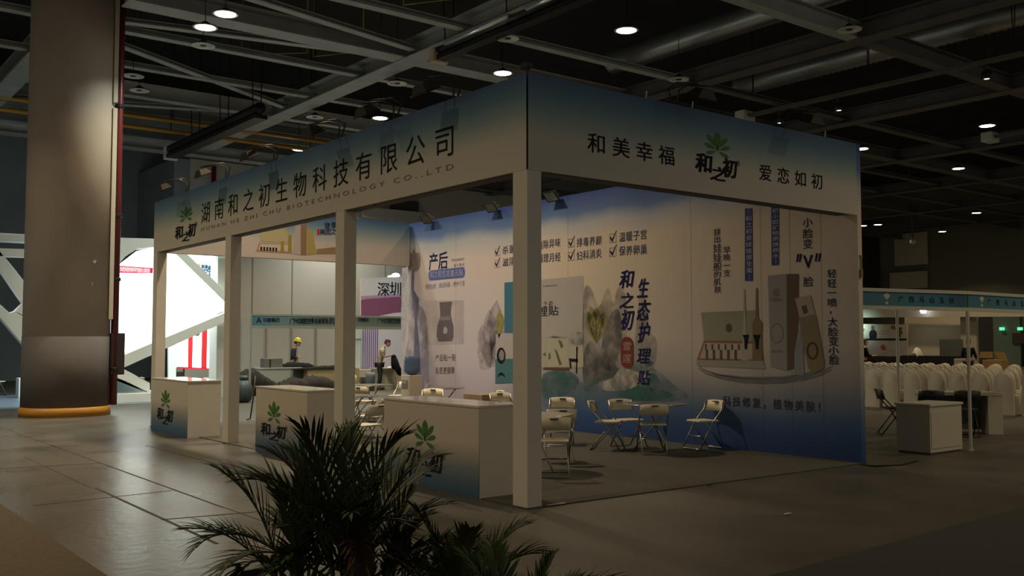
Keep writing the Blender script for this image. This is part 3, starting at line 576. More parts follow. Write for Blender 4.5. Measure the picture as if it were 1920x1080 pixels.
wdec('printed_foam', [[(-5.33, 0.917), (-4.937, 1.045), (-4.732, 1.221), (-4.271, 1.139), (-4.016, 1.1), (-4.468, 0.873), (-5.077, 0.801)]], soft_mat('wash_foam', (.46, .42, .38), .3, .6, 5, .9), .006, 3)
# brush calligraphy and seal
mb = flatmb()
for ch, bx in (('\u548c', (-4.571, 2.787, 0.374, 0.341)), ('\u4e4b', (-4.575, 2.405, 0.374, 0.293)), ('\u521d', (-4.571, 2.065, 0.333, 0.386)), ('\u751f', (-4.173, 2.605, 0.27, 0.362)), ('\u6001', (-4.17, 2.22, 0.308, 0.389)), ('\u62a4', (-4.161, 1.837, 0.282, 0.378)), ('\u7406', (-4.171, 1.436, 0.32, 0.295)), ('\u8d34', (-4.168, 1.059, 0.307, 0.276))):
    put(mb, ch, WX, bx[0], bx[1], bx[2]*1.0, bx[3]*1.0, .007, .026, .22)
mb.build('brush_calligraphy', M_NAVY, tw)
cu, cv, w_, h_ = (-4.582, 1.496, 0.32, 0.545)
wdec('seal', [rrect(cu, cv, w_, h_, w_*.42)], mat('seal_brick', (.15, .018, .012), .6), .007)
mb = flatmb(); put(mb, '\u96ea', WX, cu, cv+h_*.2, w_*.72, h_*.3, .008, 0, .2); put(mb, '\u83b2', WX, cu, cv-h_*.2, w_*.72, h_*.3, .008, 0, .2); mb.build('seal_lettering', mat('seal_white', (.40, .30, .26), .6), tw)
# right: slogans
V1 = mat('ink_brownblack', (.03, .025, .05), .6)
def vcol(txt, boxes, m=None, bold=.004):
    mb = flatmb()
    for ch, bx in zip(txt, boxes): put(mb, ch, WX, bx[0], bx[1], bx[2], bx[3], .006, bold)
    return mb.build('vertical_lettering', m or V1, tw)
vcol('\u62b9\u51fa\u5a03\u5a03\u822c\u7684\u808c\u80a4', [(-2.516, 3.445, 0.154, 0.129), (-2.517, 3.329, 0.154, 0.12), (-2.514, 3.187, 0.186, 0.163), (-2.516, 3.037, 0.186, 0.154), (-2.518, 2.891, 0.186, 0.154), (-2.52, 2.762, 0.164, 0.12), (-2.527, 2.643, 0.153, 0.12), (-2.518, 2.522, 0.153, 0.12)])
vcol('\u65e9\u665a\u4e00\u652f', [(-2.324, 3.143, 0.151, 0.119), (-2.326, 3.024, 0.151, 0.119), (-2.328, 2.896, 0.15, 0.119), (-2.329, 2.773, 0.15, 0.127)])
vcol('\u5c0f\u8138\u53d8', [(-0.813, 3.436, 0.174, 0.149), (-0.812, 3.271, 0.183, 0.149), (-0.815, 3.118, 0.183, 0.157)], M_NAVY)
vcol('\u8138', [(-0.816, 2.561, 0.183, 0.156)], M_NAVY)
cu, cv, w_, h_ = (-0.815, 2.859, 0.21, 0.188); mb = flatmb(); put(mb, 'V', WX, cu, cv, w_*1.0, h_*1.15, .006, .03)
for q_ in [(-0.994, 2.926), (-0.947, 2.923), (-0.673, 2.912), (-0.619, 2.908)]: mb.flat([(q_[0]-.03, q_[1]-.06), (q_[0]-.002, q_[1]-.06), (q_[0]+.03, q_[1]+.06), (q_[0]-.005, q_[1]+.06)], WX, .006)
mb.build('letter_mark', M_NAVY, tw)
vcol('\u8f7b\u8f7b\u4e00\u55b7', [(-0.42, 2.661, 0.157, 0.13), (-0.423, 2.52, 0.157, 0.138), (-0.426, 2.386, 0.157, 0.13), (-0.424, 2.245, 0.166, 0.137)], M_NAVY, .008)
vcol('\uff0c', [(-0.413, 2.141, 0.157, 0.13)], M_NAVY)
vcol('\u5927\u8138\u53d8\u5c0f\u8138', [(-0.421, 1.966, 0.166, 0.145), (-0.42, 1.826, 0.174, 0.137), (-0.414, 1.693, 0.174, 0.144), (-0.416, 1.56, 0.174, 0.137), (-0.41, 1.427, 0.174, 0.144)], M_NAVY, .008)
mb = flatmb(); row(mb, '\u79d1\u6280\u4fee\u590d\uff0c\u690d\u7269\u7f8e\u80a4\uff01', WX, *[(-2.359, 0.753), (-0.625, 0.746)], .165, .165, bold=.012); mb.build('slogan_lettering', V1, tw)
for txt, p, top_, n_ in (('\uff5c\u548c\u4e4b\u521d\u74f7\u5a03\u5a03\u539f\u751f\u871c\uff5c', [(-1.955, 3.768), (-1.811, 3.753), (-1.819, 2.626), (-1.973, 2.633)], 0, 0), ('\uff5c\u548c\u4e4b\u521d\u5c0f\u8138\u77ff\u7269\u8d28\u7115\u989c\u6c34\uff5c', [(-1.455, 3.984), (-1.309, 3.966), (-1.328, 2.843), (-1.465, 2.844)], 0, 0)):
    wdec('blue_strip', [p], mat('strip_navy', (.012, .035, .18), .6), .005)
    mb = flatmb(); cu = (p[0][0]+p[1][0])/2; vt, vb = p[0][1], p[2][1]; st = (vt-vb)/(len(txt)+.3)
    for i, ch in enumerate(txt): put(mb, ch, WX, cu, vt-st*(i+.65), .125, st*.86, .007, .0)
    mb.build('strip_lettering', mat('strip_white', (.52, .52, .60), .6), tw)
# right: ampoule case, cartons, spray bottle on a rippled dish
def strip(mb, pts, w_, d):
    o = []
    for i, p in enumerate(pts):
        q0, q1 = Vector(pts[max(0, i-1)]), Vector(pts[min(len(pts)-1, i+1)]); t_ = (q1-q0).normalized(); n_ = Vector((-t_.y, t_.x))*w_*(.3+.7*math.sin(PI*i/(len(pts)-1))); o.append((Vector(p)+n_, Vector(p)-n_))
    for (a1, b1), (a2, b2) in zip(o, o[1:]): mb.flat([tuple(b1), tuple(b2), tuple(a2), tuple(a1)], WX, d)
mb = flatmb()
for pp in ([(-2.981, 1.329), (-2.846, 1.237), (-2.548, 1.151), (-2.069, 1.106), (-1.662, 1.103), (-1.272, 1.123), (-0.897, 1.182), (-0.58, 1.268), (-0.429, 1.347)], [(-2.959, 1.26), (-2.768, 1.17), (-2.494, 1.11), (-2.07, 1.065), (-1.663, 1.062), (-1.273, 1.084), (-0.897, 1.143), (-0.625, 1.213), (-0.448, 1.294)], [(-2.712, 1.206), (-2.493, 1.161), (-2.069, 1.131), (-1.662, 1.135), (-1.271, 1.155), (-0.896, 1.221), (-0.669, 1.281)]): strip(mb, pp, .018, .004)
mb.build('printed_ripples', soft_mat('wash_ripple', (.17, .16, .18), .1, .4, 5, .8), tw)
wdec('printed_case_lid', [[(-2.868, 2.163), (-1.725, 2.17), (-1.682, 1.695), (-2.817, 1.703)]], mat('lid_green', (.25, .26, .19), .7), .005)
wdec('printed_case_rim', [[(-2.817, 1.703), (-1.672, 1.687), (-1.637, 1.403), (-2.969, 1.399)]], mat('rim_orange', (.24, .10, .045), .7), .006)
wdec('printed_case_inside', [[(-2.795, 1.669), (-1.713, 1.655), (-1.777, 1.417), (-2.911, 1.417)]], mat('inside_cream', (.40, .35, .30), .7), .007)
wdec('printed_case_front', [[(-2.98, 1.39), (-1.637, 1.395), (-1.6, 1.274), (-2.959, 1.295)]], mat('front_grey', (.28, .27, .23), .7), .006)
mb = flatmb()
for k in range(6):
    p = [(-2.774, 1.608), (-2.103, 1.595)]; x = p[0][0]+(p[1][0]-p[0][0])*k/5; mb.flat(rect(x-.02, p[0][1]-.05, x+.02, p[0][1]+.04), WX, .008)
for k in range(5):
    p = [(-2.753, 1.488), (-2.168, 1.478)]; x = p[0][0]+(p[1][0]-p[0][0])*k/4; mb.flat(rect(x-.026, p[0][1]-.09, x+.026, p[0][1]+.07), WX, .008)
mb.flat(ell(*[(-2.299, 1.905)][0], .06, .07), WX, .008); mb.build('printed_vials', mat('vial_dark', (.07, .05, .04), .6), tw)
wdec('printed_droppers', [[(-1.995, 2.509), (-1.975, 2.508), (-1.962, 2.026), (-1.928, 1.53), (-1.899, 1.399), (-2.054, 1.396), (-2.029, 1.695), (-2.013, 2.027)]], mat('dropper_grey', (.36, .33, .28), .6), .009)
wdec('printed_amber_dropper', [[(-1.76, 2.516), (-1.729, 2.514), (-1.727, 2.055), (-1.648, 1.98), (-1.661, 1.761), (-1.657, 1.403), (-1.848, 1.4), (-1.833, 1.761), (-1.839, 1.975), (-1.777, 2.056)]], mat('dropper_amber', (.17, .12, .06), .6), .010)
wdec('printed_dropper_cap', [[(-2.027, 1.795), (-1.903, 1.794), (-1.925, 1.728), (-1.948, 1.571), (-1.989, 1.571), (-1.997, 1.728)], [(-1.832, 1.794), (-1.681, 1.793), (-1.712, 1.712), (-1.724, 1.573), (-1.775, 1.573), (-1.793, 1.712)]], M_INK, .011)
wdec('printed_carton_front', [[(-1.536, 2.693), (-1.196, 2.699), (-1.212, 1.26), (-1.51, 1.309)]], mat('carton_grey', (.27, .26, .27), .7), .006)
wdec('printed_carton_side', [[(-1.196, 2.699), (-0.98, 2.688), (-1.003, 1.932), (-1.08, 1.302), (-1.212, 1.26)]], mat('carton_brown', (.11, .07, .045), .7), .007)
M_EMB = mat('emboss', (.15, .14, .15), .7)
def ring(mb, cu, cv, a, b, tk, fn, d):
    o, i = ell(cu, cv, a, b), ell(cu, cv, a-tk, b-tk); n = len(o)
    for k in range(n): mb.flat([o[k], o[(k+1) % n], i[(k+1) % n], i[k]], fn, d)
mb = flatmb(); ring(mb, *[(-1.385, 1.816)][0], .12, .15, .014, WX, .008)
put(mb, '\u548c\u4e4b\u521d'[0], WX, *[(-1.384, 2.427)][0], .14, .14, .008); line(mb, 'HEZHICHU', WX, *[p[0] for p in [(-1.483, 2.326), (-1.28, 2.319)]], [(-1.386, 2.322)][0][1], .05, .008)
line(mb, 'SKINCARE', WX, *[p[0] for p in [(-1.487, 1.551), (-1.293, 1.536)]], [(-1.399, 1.543)][0][1], .04, .008); mb.build('carton_emboss', M_EMB, tw)
wdec('printed_tube', [[(-1.004, 1.853), (-0.957, 1.892), (-0.924, 1.696), (-0.915, 1.197), (-1.081, 1.2), (-1.075, 1.538)]], mat('tube_grey', (.25, .25, .28), .6), .008)
wdec('printed_spray_cap', [[(-1.052, 2.327), (-0.783, 2.373), (-0.707, 2.083), (-0.973, 2.041)]], mat('cap_clear', (.36, .32, .25), .5), .010)
wdec('printed_spray_nozzle', [[(-0.942, 2.206), (-0.859, 2.227), (-0.824, 2.117), (-0.898, 2.087)]], mat('nozzle', (.08, .06, .035), .5), .011)
wdec('printed_spray_bottle', [[(-0.982, 2.041), (-0.698, 2.075), (-0.665, 1.928), (-0.569, 1.39), (-0.579, 1.313), (-0.678, 1.257), (-0.786, 1.247), (-0.839, 1.308), (-0.95, 1.774)]], mat('spray_olive', (.21, .175, .09), .5), .011)
mb = flatmb(); ring(mb, *[(-0.762, 1.557)][0], .10, .13, .03, WX, .013); mb.build('printed_ring', mat('ring_brown', (.05, .025, .02), .6), tw)

# counters
M_CF = ramp_mat('counter_print', [(0, (.04, .09, .17)), (.15, (.07, .13, .21)), (.32, (.18, .22, .24)), (.48, (.38, .36, .32)), (.60, (.54, .48, .41)), (1, (.56, .51, .44))])
M_CT = mat('counter_top', (.62, .58, .52), .1)
def counter(x0, y0, x1, y1, label, lx, lv, lw, lh, tv, tw_, th):
    t = empty('reception_counter', (x0, y0, 0), label, 'counter', 'lotus logo counters')
    MB().box(x0+.012, y0, .0, x1, y1, .975).build('counter_body', M_WHITE, t)
    MB().box(x0, y0, .0, x0+.012, y1, .975).build('printed_front', M_CF, t)
    MB().box(x0-.01, y0-.01, .975, x1+.01, y1+.01, 1.0).build('counter_top', M_CT, t, bevel=.003)
    logo(t, planeX(x0), lx, lv, lw, lh, tv, tw_, th)
a, b = (-1.862, 0.625, 0.434, 0.314), (-1.836, 0.292, 0.75, 0.307)
counter(-.03, .80, .55, 2.80, 'white counter with lotus logo nearest the corner column', a[0], a[1], a[2], a[3], b[1], b[2], b[3])
a, b = (-6.007, 0.641, 0.456, 0.31), (-5.95, 0.336, 0.849, 0.245)
counter(-.05, 4.90, .53, 6.68, 'white counter with lotus logo behind the palms', a[0], a[1], a[2], a[3], b[1], b[2], b[3])
a, b = (-10.395, 0.641, 0.503, 0.322), (-10.42, 0.312, 0.83, 0.293)
counter(-.22, 9.25, .38, 11.2, 'white counter with lotus logo farthest along the booth', a[0], a[1], a[2], a[3], b[1], b[2], b[3])

# floodlights on the booth
M_FLOOD = mat('flood_body', (.04, .036, .028), .5, .3); M_FGLASS = mat('flood_glass', (.16, .16, .14), .15, .3)
def flood(x, y, z, ox, oy, label, lit=False, inner=False):
    """arm clamped to the board edge, head leaning back at it"""
    t = empty('floodlight', (x, y, z), label, 'floodlight', 'booth floodlights')
    o = Vector((ox, oy, 0)); n = Vector((-oy, ox, 0)); B = Vector((x, y, z))
    if inner:
        MB().tube([B, B+Vector((0,0,.04)), B+o*.16+Vector((0,0,.06))], .014, 6).build('arm', M_FLOOD, t); c = B+o*.2+Vector((0,0,.02)); w_, hh, dp = .17, .11, .045
        ax = (-o*.75+Vector((0,0,.66))).normalized()
    else:
        for s_ in (-.09, .09): MB().tube([B+n*s_*.4-Vector((0,0,.02)), B+n*s_+Vector((0,0,.20))-o*.04, B+n*s_+Vector((0,0,.24))+o*.10, B+n*s_+Vector((0,0,.16))+o*.42], .012, 6).build('arm', M_FLOOD, t, True)
        c = B+o*.42+Vector((0,0,.05)); w_, hh, dp = .165, .10, .04; ax = (-o*.42+Vector((0,0,-.9))).normalized(); ax = -ax
    up = n.cross(ax).normalized()
    mb = MB(); R = Matrix((n, up, ax)).transposed()
    F = lambda q: c + R @ Vector(q)
    mb.add([F(q) for q in ((-w_,-hh,-dp),(w_,-hh,-dp),(w_,hh,-dp),(-w_,hh,-dp),(-w_*.55,-hh*.55,dp*1.6),(w_*.55,-hh*.55,dp*1.6),(w_*.55,hh*.55,dp*1.6),(-w_*.55,hh*.55,dp*1.6))],
           [(0,3,2,1),(4,5,6,7),(0,1,5,4),(1,2,6,5),(2,3,7,6),(3,0,4,7)])
    mb.build('lamp_head', M_FLOOD, t)
    g = MB(); g.open = True; s_ = -1; g.add([F(q) for q in ((-w_*.88,-hh*.85,-dp-.004),(w_*.88,-hh*.85,-dp-.004),(w_*.88,hh*.85,-dp-.004),(-w_*.88,hh*.85,-dp-.004))], [(0,3,2,1)])
    g.build('lamp_glass', M_FGLASS, t)
    fr = MB()
    for a_, b_ in (((-w_,-hh), (w_,-hh)), ((w_,-hh), (w_,hh)), ((w_,hh), (-w_,hh)), ((-w_,hh), (-w_,-hh))): fr.tube([F((*a_, -dp)), F((*b_, -dp))], .009, 4)
    fr.build('lamp_rim', M_BLACKM, t)
YS = [[(-10.256, 4.454)][0][0], [(-8.282, 4.464)][0][0], [(-6.319, 4.478)][0][0], [(-4.177, 4.458)][0][0], [(-2.712, 4.48)][0][0], [(-1.372, 4.465)][0][0]]
OR = ['farthest floodlight on the long fascia, over the small lotus logo', 'second floodlight along the long fascia, before the pale wall', 'third floodlight along the long fascia, left of the lit lamp',
      'fourth floodlight along the long fascia, under the yellow pipes', 'fifth floodlight along the long fascia, beside the lit lamp', 'sixth and nearest floodlight on the long fascia']
for u, lb in zip(YS, OR): flood(.04, -u, ZT, -1, 0, lb)
XS = [[(2.283, 4.406)][0][0], [(4.385, 4.446)][0][0]]
for x, lb in zip(XS, ('floodlight over the left half of the short right fascia', 'floodlight over the lotus logo of the short right fascia')): flood(x, .04, ZT, 0, -1, lb)
for k, (u, lb) in enumerate(zip([p[0] for p in [(-10.854, 4.471), (-8.375, 4.484), (-6.439, 4.512)]], ('small floodlight at the far left top of the mural wall', 'small floodlight in the middle of the mural wall top', 'small floodlight on the mural wall top right of the corner column'))):
    flood(BW+.04, -u, ZT, -1, 0, lb, inner=True)
t = empty('clamp_lamp', (.06, .06, ZT), 'small clamp lamp perched on the corner of the fascia', 'clamp lamp')
MB().tube([(.06, .06, ZT), (.06, .06, ZT+.06)], .012, 6).build('stem', M_FLOOD, t); MB().box(.0, .02, ZT+.06, .10, .12, ZT+.12).build('lamp_head', M_FLOOD, t, bevel=.01)
for k, x in enumerate([p[0] for p in [(1.837, 4.514), (2.63, 4.522), (5.337, 4.545)]]):
    tag(MB().tube([(x, .1, ZT-.01), (x+.02, .1, ZT+.12)], .008, 5).build('support_wire', M_REFL), ('thin wire left of the first right fascia floodlight', 'thin wire right of the first right fascia floodlight', 'thin wire near the far end of the right fascia')[k], 'wire')
t = empty('hanging_tag', (BW+.08, .05, 2.7), 'small yellow tag hanging on the outer end of the mural wall', 'tag')
q = [(-0.017, 2.74)][0]
MB().tube([(BW+.03, -.012, q[1]+.16), (BW+.05, -.02, q[1]+.12), (BW+.05, -.02, q[1]-.1)], .012, 5).build('cord', mat('cord_yellow', (.30, .22, .05), .6), t)
MB().box(BW+.02, -.03, q[1]-.16, BW+.07, -.012, q[1]-.04).build('tag_plate', mat('tag_orange', (.30, .16, .04), .6), t)

# ---------------------------------------------------------------- folding chairs
M_CH = mat('chair_plastic', (.74, .68, .52), .42); M_SLOT = mat('chair_slot', (.05, .04, .03), .6)
def chair_parts(t, m_seat, m_frame, w_=.21):
    mb = MB()                                                   # seat, slightly dished front edge
    mb.prism([(-w_+.02, -.17), (w_-.02, -.17), (w_-.005, .12), (w_-.05, .20), (-w_+.05, .20), (-w_+.005, .12)], lambda u, v, d: (u, v, d), .425, .452)
    mb.build('seat', m_seat, t, bevel=.008, world=False)
    mb = MB(); N = 10                                           # curved back panel
    for k in range(N):
        u0, u1 = (-w_+2*w_*k/N, -w_+2*w_*(k+1)/N); b0, b1 = (.045*(1-(u/w_)**2) for u in (u0, u1))
        zt0, zt1 = (.755-.02*abs(u/w_)**4 for u in (u0, u1))
        y = -.205
        vs = [(u0, y-b0, .585), (u1, y-b1, .585), (u1, y-b1-.045, zt1), (u0, y-b0-.045, zt0), (u0, y-b0-.022, .585), (u1, y-b1-.022, .585), (u1, y-b1-.067, zt1), (u0, y-b0-.067, zt0)]
        mb.add(vs, [(0,1,2,3), (5,4,7,6), (3,2,6,7), (1,0,4,5)] + ([(0,3,7,4)] if k == 0 else []) + ([(2,1,5,6)] if k == N-1 else []))
    bk = mb.build('backrest', m_seat, t, True, world=False)
    MB().box(-.05, -.335, .722, .05, -.235, .736).build('hand_slot', M_SLOT, bk, world=False)
    for s in (-1, 1):
        MB().tube([(s*w_*.97, -.245, .74), (s*w_*.99, -.20, .60), (s*w_, .0, .40), (s*w_, .22, .02)], .0115, 7).build('leg', m_frame, t, True, world=False)
        MB().tube([(s*(w_-.025), .10, .43), (s*(w_-.025), -.24, .02)], .0115, 7).build('leg', m_frame, t, True, world=False)
    MB().tube([(-w_, .22, .02), (-w_+.02, .232, .013), (w_-.02, .232, .013), (w_, .22, .02)], .0115, 7).build('crossbar', m_frame, t, True, world=False)
    MB().tube([(-w_+.025, -.24, .02), (-w_+.045, -.25, .013), (w_-.045, -.25, .013), (w_-.025, -.24, .02)], .0115, 7).build('crossbar', m_frame, t, True, world=False)
    MB().tube([(-w_, .12, .2), (w_, .12, .2)], .008, 6).build('stretcher', m_frame, t, True, world=False)
    return t
FC0 = chair_parts(empty('folding_chair', (0, 0, 0), '', 'chair'), M_CH, M_CHROME)
FCB = chair_parts(empty('folding_chair', (0, 0, 0), '', 'chair'), mat('chair_black', (.014, .013, .012), .5), M_BLACKM)
_u = set()
def chair(x, y, face, label, group='white folding chairs in the booth', src=FC0, z=.013):
    """face: point the sitter looks at"""
    c = src if src.name not in _u else copy_tree(src); _u.add(src.name)
    c.location = (x, y, z); dx, dy = face[0]-x, face[1]-y; c.rotation_euler = (0, 0, math.atan2(-dx, dy))
    c.scale = (1, 1, 1.1 if src is FCB else 1)
    tag(c, label, 'chair', group); return c
M_GLASS = mat('table_glass', (.45, .55, .52), .05, alpha=.28, spec=.6)
def table(x, y, r, label, h=.73):
    t = empty('glass_table', (x, y, .012), label, 'table', 'round glass tables in the booth')
    MB().lathe([(r-.004, h-.010), (r, h-.006), (r, h-.002), (r-.004, h)], (x, y, .012), 40).build('glass_top', M_GLASS, t)
    MB().lathe([(r-.006, h-.014), (r+.006, h-.010), (r+.006, h+.0), (r-.002, h+.002)], (x, y, .012), 40).build('rim', M_CHROME, t, True)
    for k in range(3):
        a = 2*PI*k/3+.4; ca, sa = math.cos(a), math.sin(a)
        MB().tube([(x+.34*ca, y+.34*sa, .028), (x+.02*ca, y+.02*sa, .40), (x-.24*ca, y-.24*sa, h-.003)], .013, 7).build('leg', M_CHROME, t, True)
    MB().lathe([(.03, .38), (.045, .40), (.03, .43)], (x, y, .012), 12).build('hub', M_BLACKM, t, True)
    return t
T1 = (4.71, 2.75); table(*T1, .50, 'round glass table amid four white chairs before the blue foot of the mural')
x, y = (4.545, 2.696); chair(x-.05, y-.1, (x+.57, y+.68), 'white folding chair with its back to us at the right glass table')
x, y = (4.285, 3.346); chair(x, y, T1, 'white folding chair left of the right glass table, seen sideways')
chair(4.74, 3.36, (4.52, 2.36), 'white folding chair behind the right glass table, next to the mural')
x, y = (5.569, 2.547); chair(x, y, (T1[0]-1.0, T1[1]+.1), 'white folding chair at the right end of the glass table by the mural')
T2 = (1.92, 2.15); table(*T2, .44, 'round glass table half hidden behind the corner column')
x, y = (1.783, 1.674); chair(x-.03, y, (x+.58, y+.8), 'white folding chair nearest us, right beside the corner column')
x, y = (2.707, 2.648); chair(x, y+.05, (x+1.0, y+2), 'white folding chair just behind the nearest one by the corner column')
x, y = (4.21, 4.374); chair(x, y, (T2[0], T2[1]), 'white folding chair across the glass table behind the corner column')
T3 = (4.42, 11.0); table(*T3, .5, 'round glass table farthest back, before the water dispenser')
T4 = (2.05, 7.55); table(*T4, .5, 'round glass table seen just right of the third column')
x, y = (5.331, 11.452); chair(x+.1, y, T3, 'white folding chair beside the water dispenser, seen sideways')
x, y = (5.844, 11.062); chair(x-.1, y+.2, (x-2.3, y+1), 'white folding chair with curved arm-like back right of the dispenser')
x, y = (4.513, 8.154); chair(x-.35, y, (x-1.85, y-2), 'white folding chair under the patch picture on the mural')
x, y = (4.668, 7.04); chair(x, y, (x-2.0, y+.6), 'white folding chair above the nearest counter, left of the stacked pair')
x, y = (4.336, 6.154); chair(x+.1, y, (x-.4, y-2.2), 'white folding chair close left of the corner column, above the counter')
x, y = (1.942, 6.523); chair(x, y, (x-.6, y+1), 'white folding chair between third column and nearest counter, upper seat')
x, y = (0.971, 5.072); chair(x, y, (x-.5, y+1.5), 'white folding chair between third column and nearest counter, lower seat')
x, y = (3.814, 10.141); chair(x, y, (x+1, y+.6), 'white folding chair behind the glass table right of the third column')
x, y = (6.835, 15.816); chair(x, y, (x+.8, y-1), 'white folding chair farthest back beside the third column')
table(4.95, 8.9, .42, 'round glass table under the patch picture on the mural')
x, y = (4.448, 6.975); tag(MB().box(x-.2, y-.36, .013, x+.25, y+.24, .72).build('storage_carton', mat('carton', (.30, .22, .15), .8, noise=.06), bevel=.01), 'brown carton standing among the chairs beyond the nearest counter', 'carton')

# water dispenser
dx, dy = 5.52, 11.12
t = empty('water_dispenser', (dx, dy, .012), 'cream water dispenser with an upturned blue bottle by the mural', 'water dispenser')
MB().box(dx-.16, dy-.2, .012, dx+.2, dy+.16, .93).build('cabinet', mat('dispenser_cream', (.55, .48, .38), .4), t, bevel=.015)
MB().box(dx-.165, dy-.15, .62, dx-.14, dy+.11, .82).build('tap_recess', mat('dispenser_recess', (.22, .19, .15), .5), t)
for s in (-.06, .05): MB().tube([(dx-.18, dy+s, .78), (dx-.21, dy+s, .74)], .012, 6).build('tap', M_CH, t)
MB().lathe([(.06, 0), (.16, .05), (.185, .09), (.178, .15), (.185, .19), (.178, .25), (.185, .29), (.185, .38), (.16, .42), (.0, .43)], (dx+.02, dy-.02, .93), 24).build('water_bottle', mat('bottle_blue', (.10, .17, .30), .12, spec=.6, alpha=.9), t, True)

# ---------------------------------------------------------------- people
def grow(joints, edges, sub=1):
    """joints: name -> (pos, radius); a skinned, subdivided surface as plain verts and faces"""
    names = list(joints); me = bpy.data.meshes.new('s'); me.from_pydata([joints[n][0] for n in names], [(names.index(a), names.index(b)) for a, b in edges], [])
    o = bpy.data.objects.new('s', me); COL.objects.link(o)
    m = o.modifiers.new('s', 'SKIN'); m.use_smooth_shade = True
    for i, n in enumerate(names):
        r = joints[n][1]; r = r if isinstance(r, tuple) else (r, r); d = me.skin_vertices[0].data[i]; d.radius = r; d.use_root = (i == 0)
    sb_ = o.modifiers.new('u', 'SUBSURF'); sb_.levels = sub
    me2 = bpy.data.meshes.new_from_object(o.evaluated_get(bpy.context.evaluated_depsgraph_get()))
    vs = [tuple(v.co) for v in me2.vertices]; fs = [tuple(p.vertices) for p in me2.polygons]
    bpy.data.objects.remove(o); bpy.data.meshes.remove(me); bpy.data.meshes.remove(me2); return vs, fs
def arm_chain(side, sh, el, wr, hd):
    J = {'sh': (sh, .055), 'el': (el, .042), 'wr': (wr, .03), 'pm': (hd, (.022, .038))}
    E = [('sh', 'el'), ('el', 'wr'), ('wr', 'pm')]
    return J, E
def person(name, loc, face, label, shirt, trousers, hair, arms, bow=.0, hat=None, sleeves=.55, seated=False, scale=1., shirt_front=None):
    t = empty(name, loc, label, 'person'); dx, dy = face; t.rotation_euler = (0, 0, math.atan2(-dx, dy)); t.scale = (scale,)*3
    f = bow
    pel, wst, chs, nck, hdb, hdt = (0, 0, .95), (0, .01+f*.12, 1.12), (0, .01+f*.34, 1.33), (0, .0+f*.5, 1.47-f*.03), (0, .02+f*.62, 1.55-f*.05), (0, .05+f*.85, 1.66-f*.10)
    J = {'pel': (pel, (.15, .10)), 'wst': (wst, (.135, .095)), 'chs': (chs, (.165, .105)), 'nck': (nck, .055), 'hdb': (hdb, .07)}
    E = [('pel', 'wst'), ('wst', 'chs'), ('chs', 'nck'), ('nck', 'hdb')]
    C = {'pel': ((0, 0, .93), (.165, .12)), 'wst': (wst, (.155, .115)), 'chs': (chs, (.185, .125)), 'nck': ((nck[0], nck[1], nck[2]-.03), .075)}
    CE = [('pel', 'wst'), ('wst', 'chs'), ('chs', 'nck')]
    T = {'pel': ((0, 0, .96), (.16, .115))}; TE = []
    fing = MB()
    for s, (elb, wri, hnd) in zip((-1, 1), arms):
        k = 'l' if s < 0 else 'r'; sh = (s*.17, chs[1], 1.40-f*.02)
        J.update({k+'sh': (sh, .058), k+'el': (elb, .042), k+'wr': (wri, .030), k+'pm': (hnd, (.024, .040))})
        E += [('chs', k+'sh'), (k+'sh', k+'el'), (k+'el', k+'wr'), (k+'wr', k+'pm')]
        el, wr = Vector(elb), Vector(wri); mid = Vector(sh).lerp(el, sleeves) if sleeves <= 1 else el.lerp(wr, sleeves-1)
        C[k+'sh'] = (sh, .075); CE.append(('chs', k+'sh'))
        if sleeves > 1: C[k+'el'] = (elb, .056); C[k+'cf'] = (tuple(mid), .042); CE += [(k+'sh', k+'el'), (k+'el', k+'cf')]
        else: C[k+'cf'] = (tuple(mid), .062); CE.append((k+'sh', k+'cf'))
        d = (Vector(hnd)-wr).normalized(); sd = d.cross(Vector((0, 0, 1)));  sd = sd.normalized() if sd.length > .05 else Vector((1, 0, 0)); up = sd.cross(d).normalized()
        for q, ln in enumerate((.065, .075, .07, .055)):                      # four fingers, curled down, and a thumb from the palm's side
            b = Vector(hnd)+sd*(q-1.5)*.019; fing.tube([b, b+d*ln*.55-up*.006, b+d*ln*.9-up*.03], [.009, .008, .006], 6)
        b = Vector(hnd)-d*.03-sd*s*.035; fing.tube([b, b+d*.03-sd*s*.02, b+d*.055-sd*s*.022-up*.012], [.011, .009, .007], 6)
        hp, kn, an, to = (s*.09, 0, .88), (s*.10, .03, .49), (s*.10, -.02, .08), (s*.115, .13, .035)
        if seated: kn, an, to = (s*.12, .40, .47), (s*.12, .40, .08), (s*.12, .53, .035)
        J.update({k+'hp': (hp, .085), k+'kn': (kn, .055), k+'an': (an, .038), k+'to': (to, (.04, .028))}); E += [('pel', k+'hp'), (k+'hp', k+'kn'), (k+'kn', k+'an'), (k+'an', k+'to')]
        T.update({k+'hp': (hp, .10), k+'kn': (kn, .072), k+'an': ((an[0], an[1], .11), .062)}); TE += [('pel', k+'hp'), (k+'hp', k+'kn'), (k+'kn', k+'an')]
    vs, fs = grow(J, E); mb = MB(); mb.add(vs, fs); mb.add(fing.v, fing.f)
    hc = Vector(hdt); R = Matrix.Rotation(-f*.9, 3, 'X')                          # head: skull, jaw, nose, ears
    def hv(p): return hc + R @ Vector(p)
    prof = [(0, -.135, .02), (.045, -.12, .025), (.062, -.085, .02), (.072, -.03, .0), (.078, .03, -.012), (.070, .08, -.018), (.042, .115, -.02), (0, .125, -.02)]; n = 14
    mb.add([hv((r*math.cos(2*PI*k/n), r*1.22*math.sin(2*PI*k/n)+o, z)) for r, z, o in prof for k in range(n)], [(i*n+k, i*n+(k+1) % n, (i+1)*n+(k+1) % n, (i+1)*n+k) for i in range(len(prof)-1) for k in range(n)])
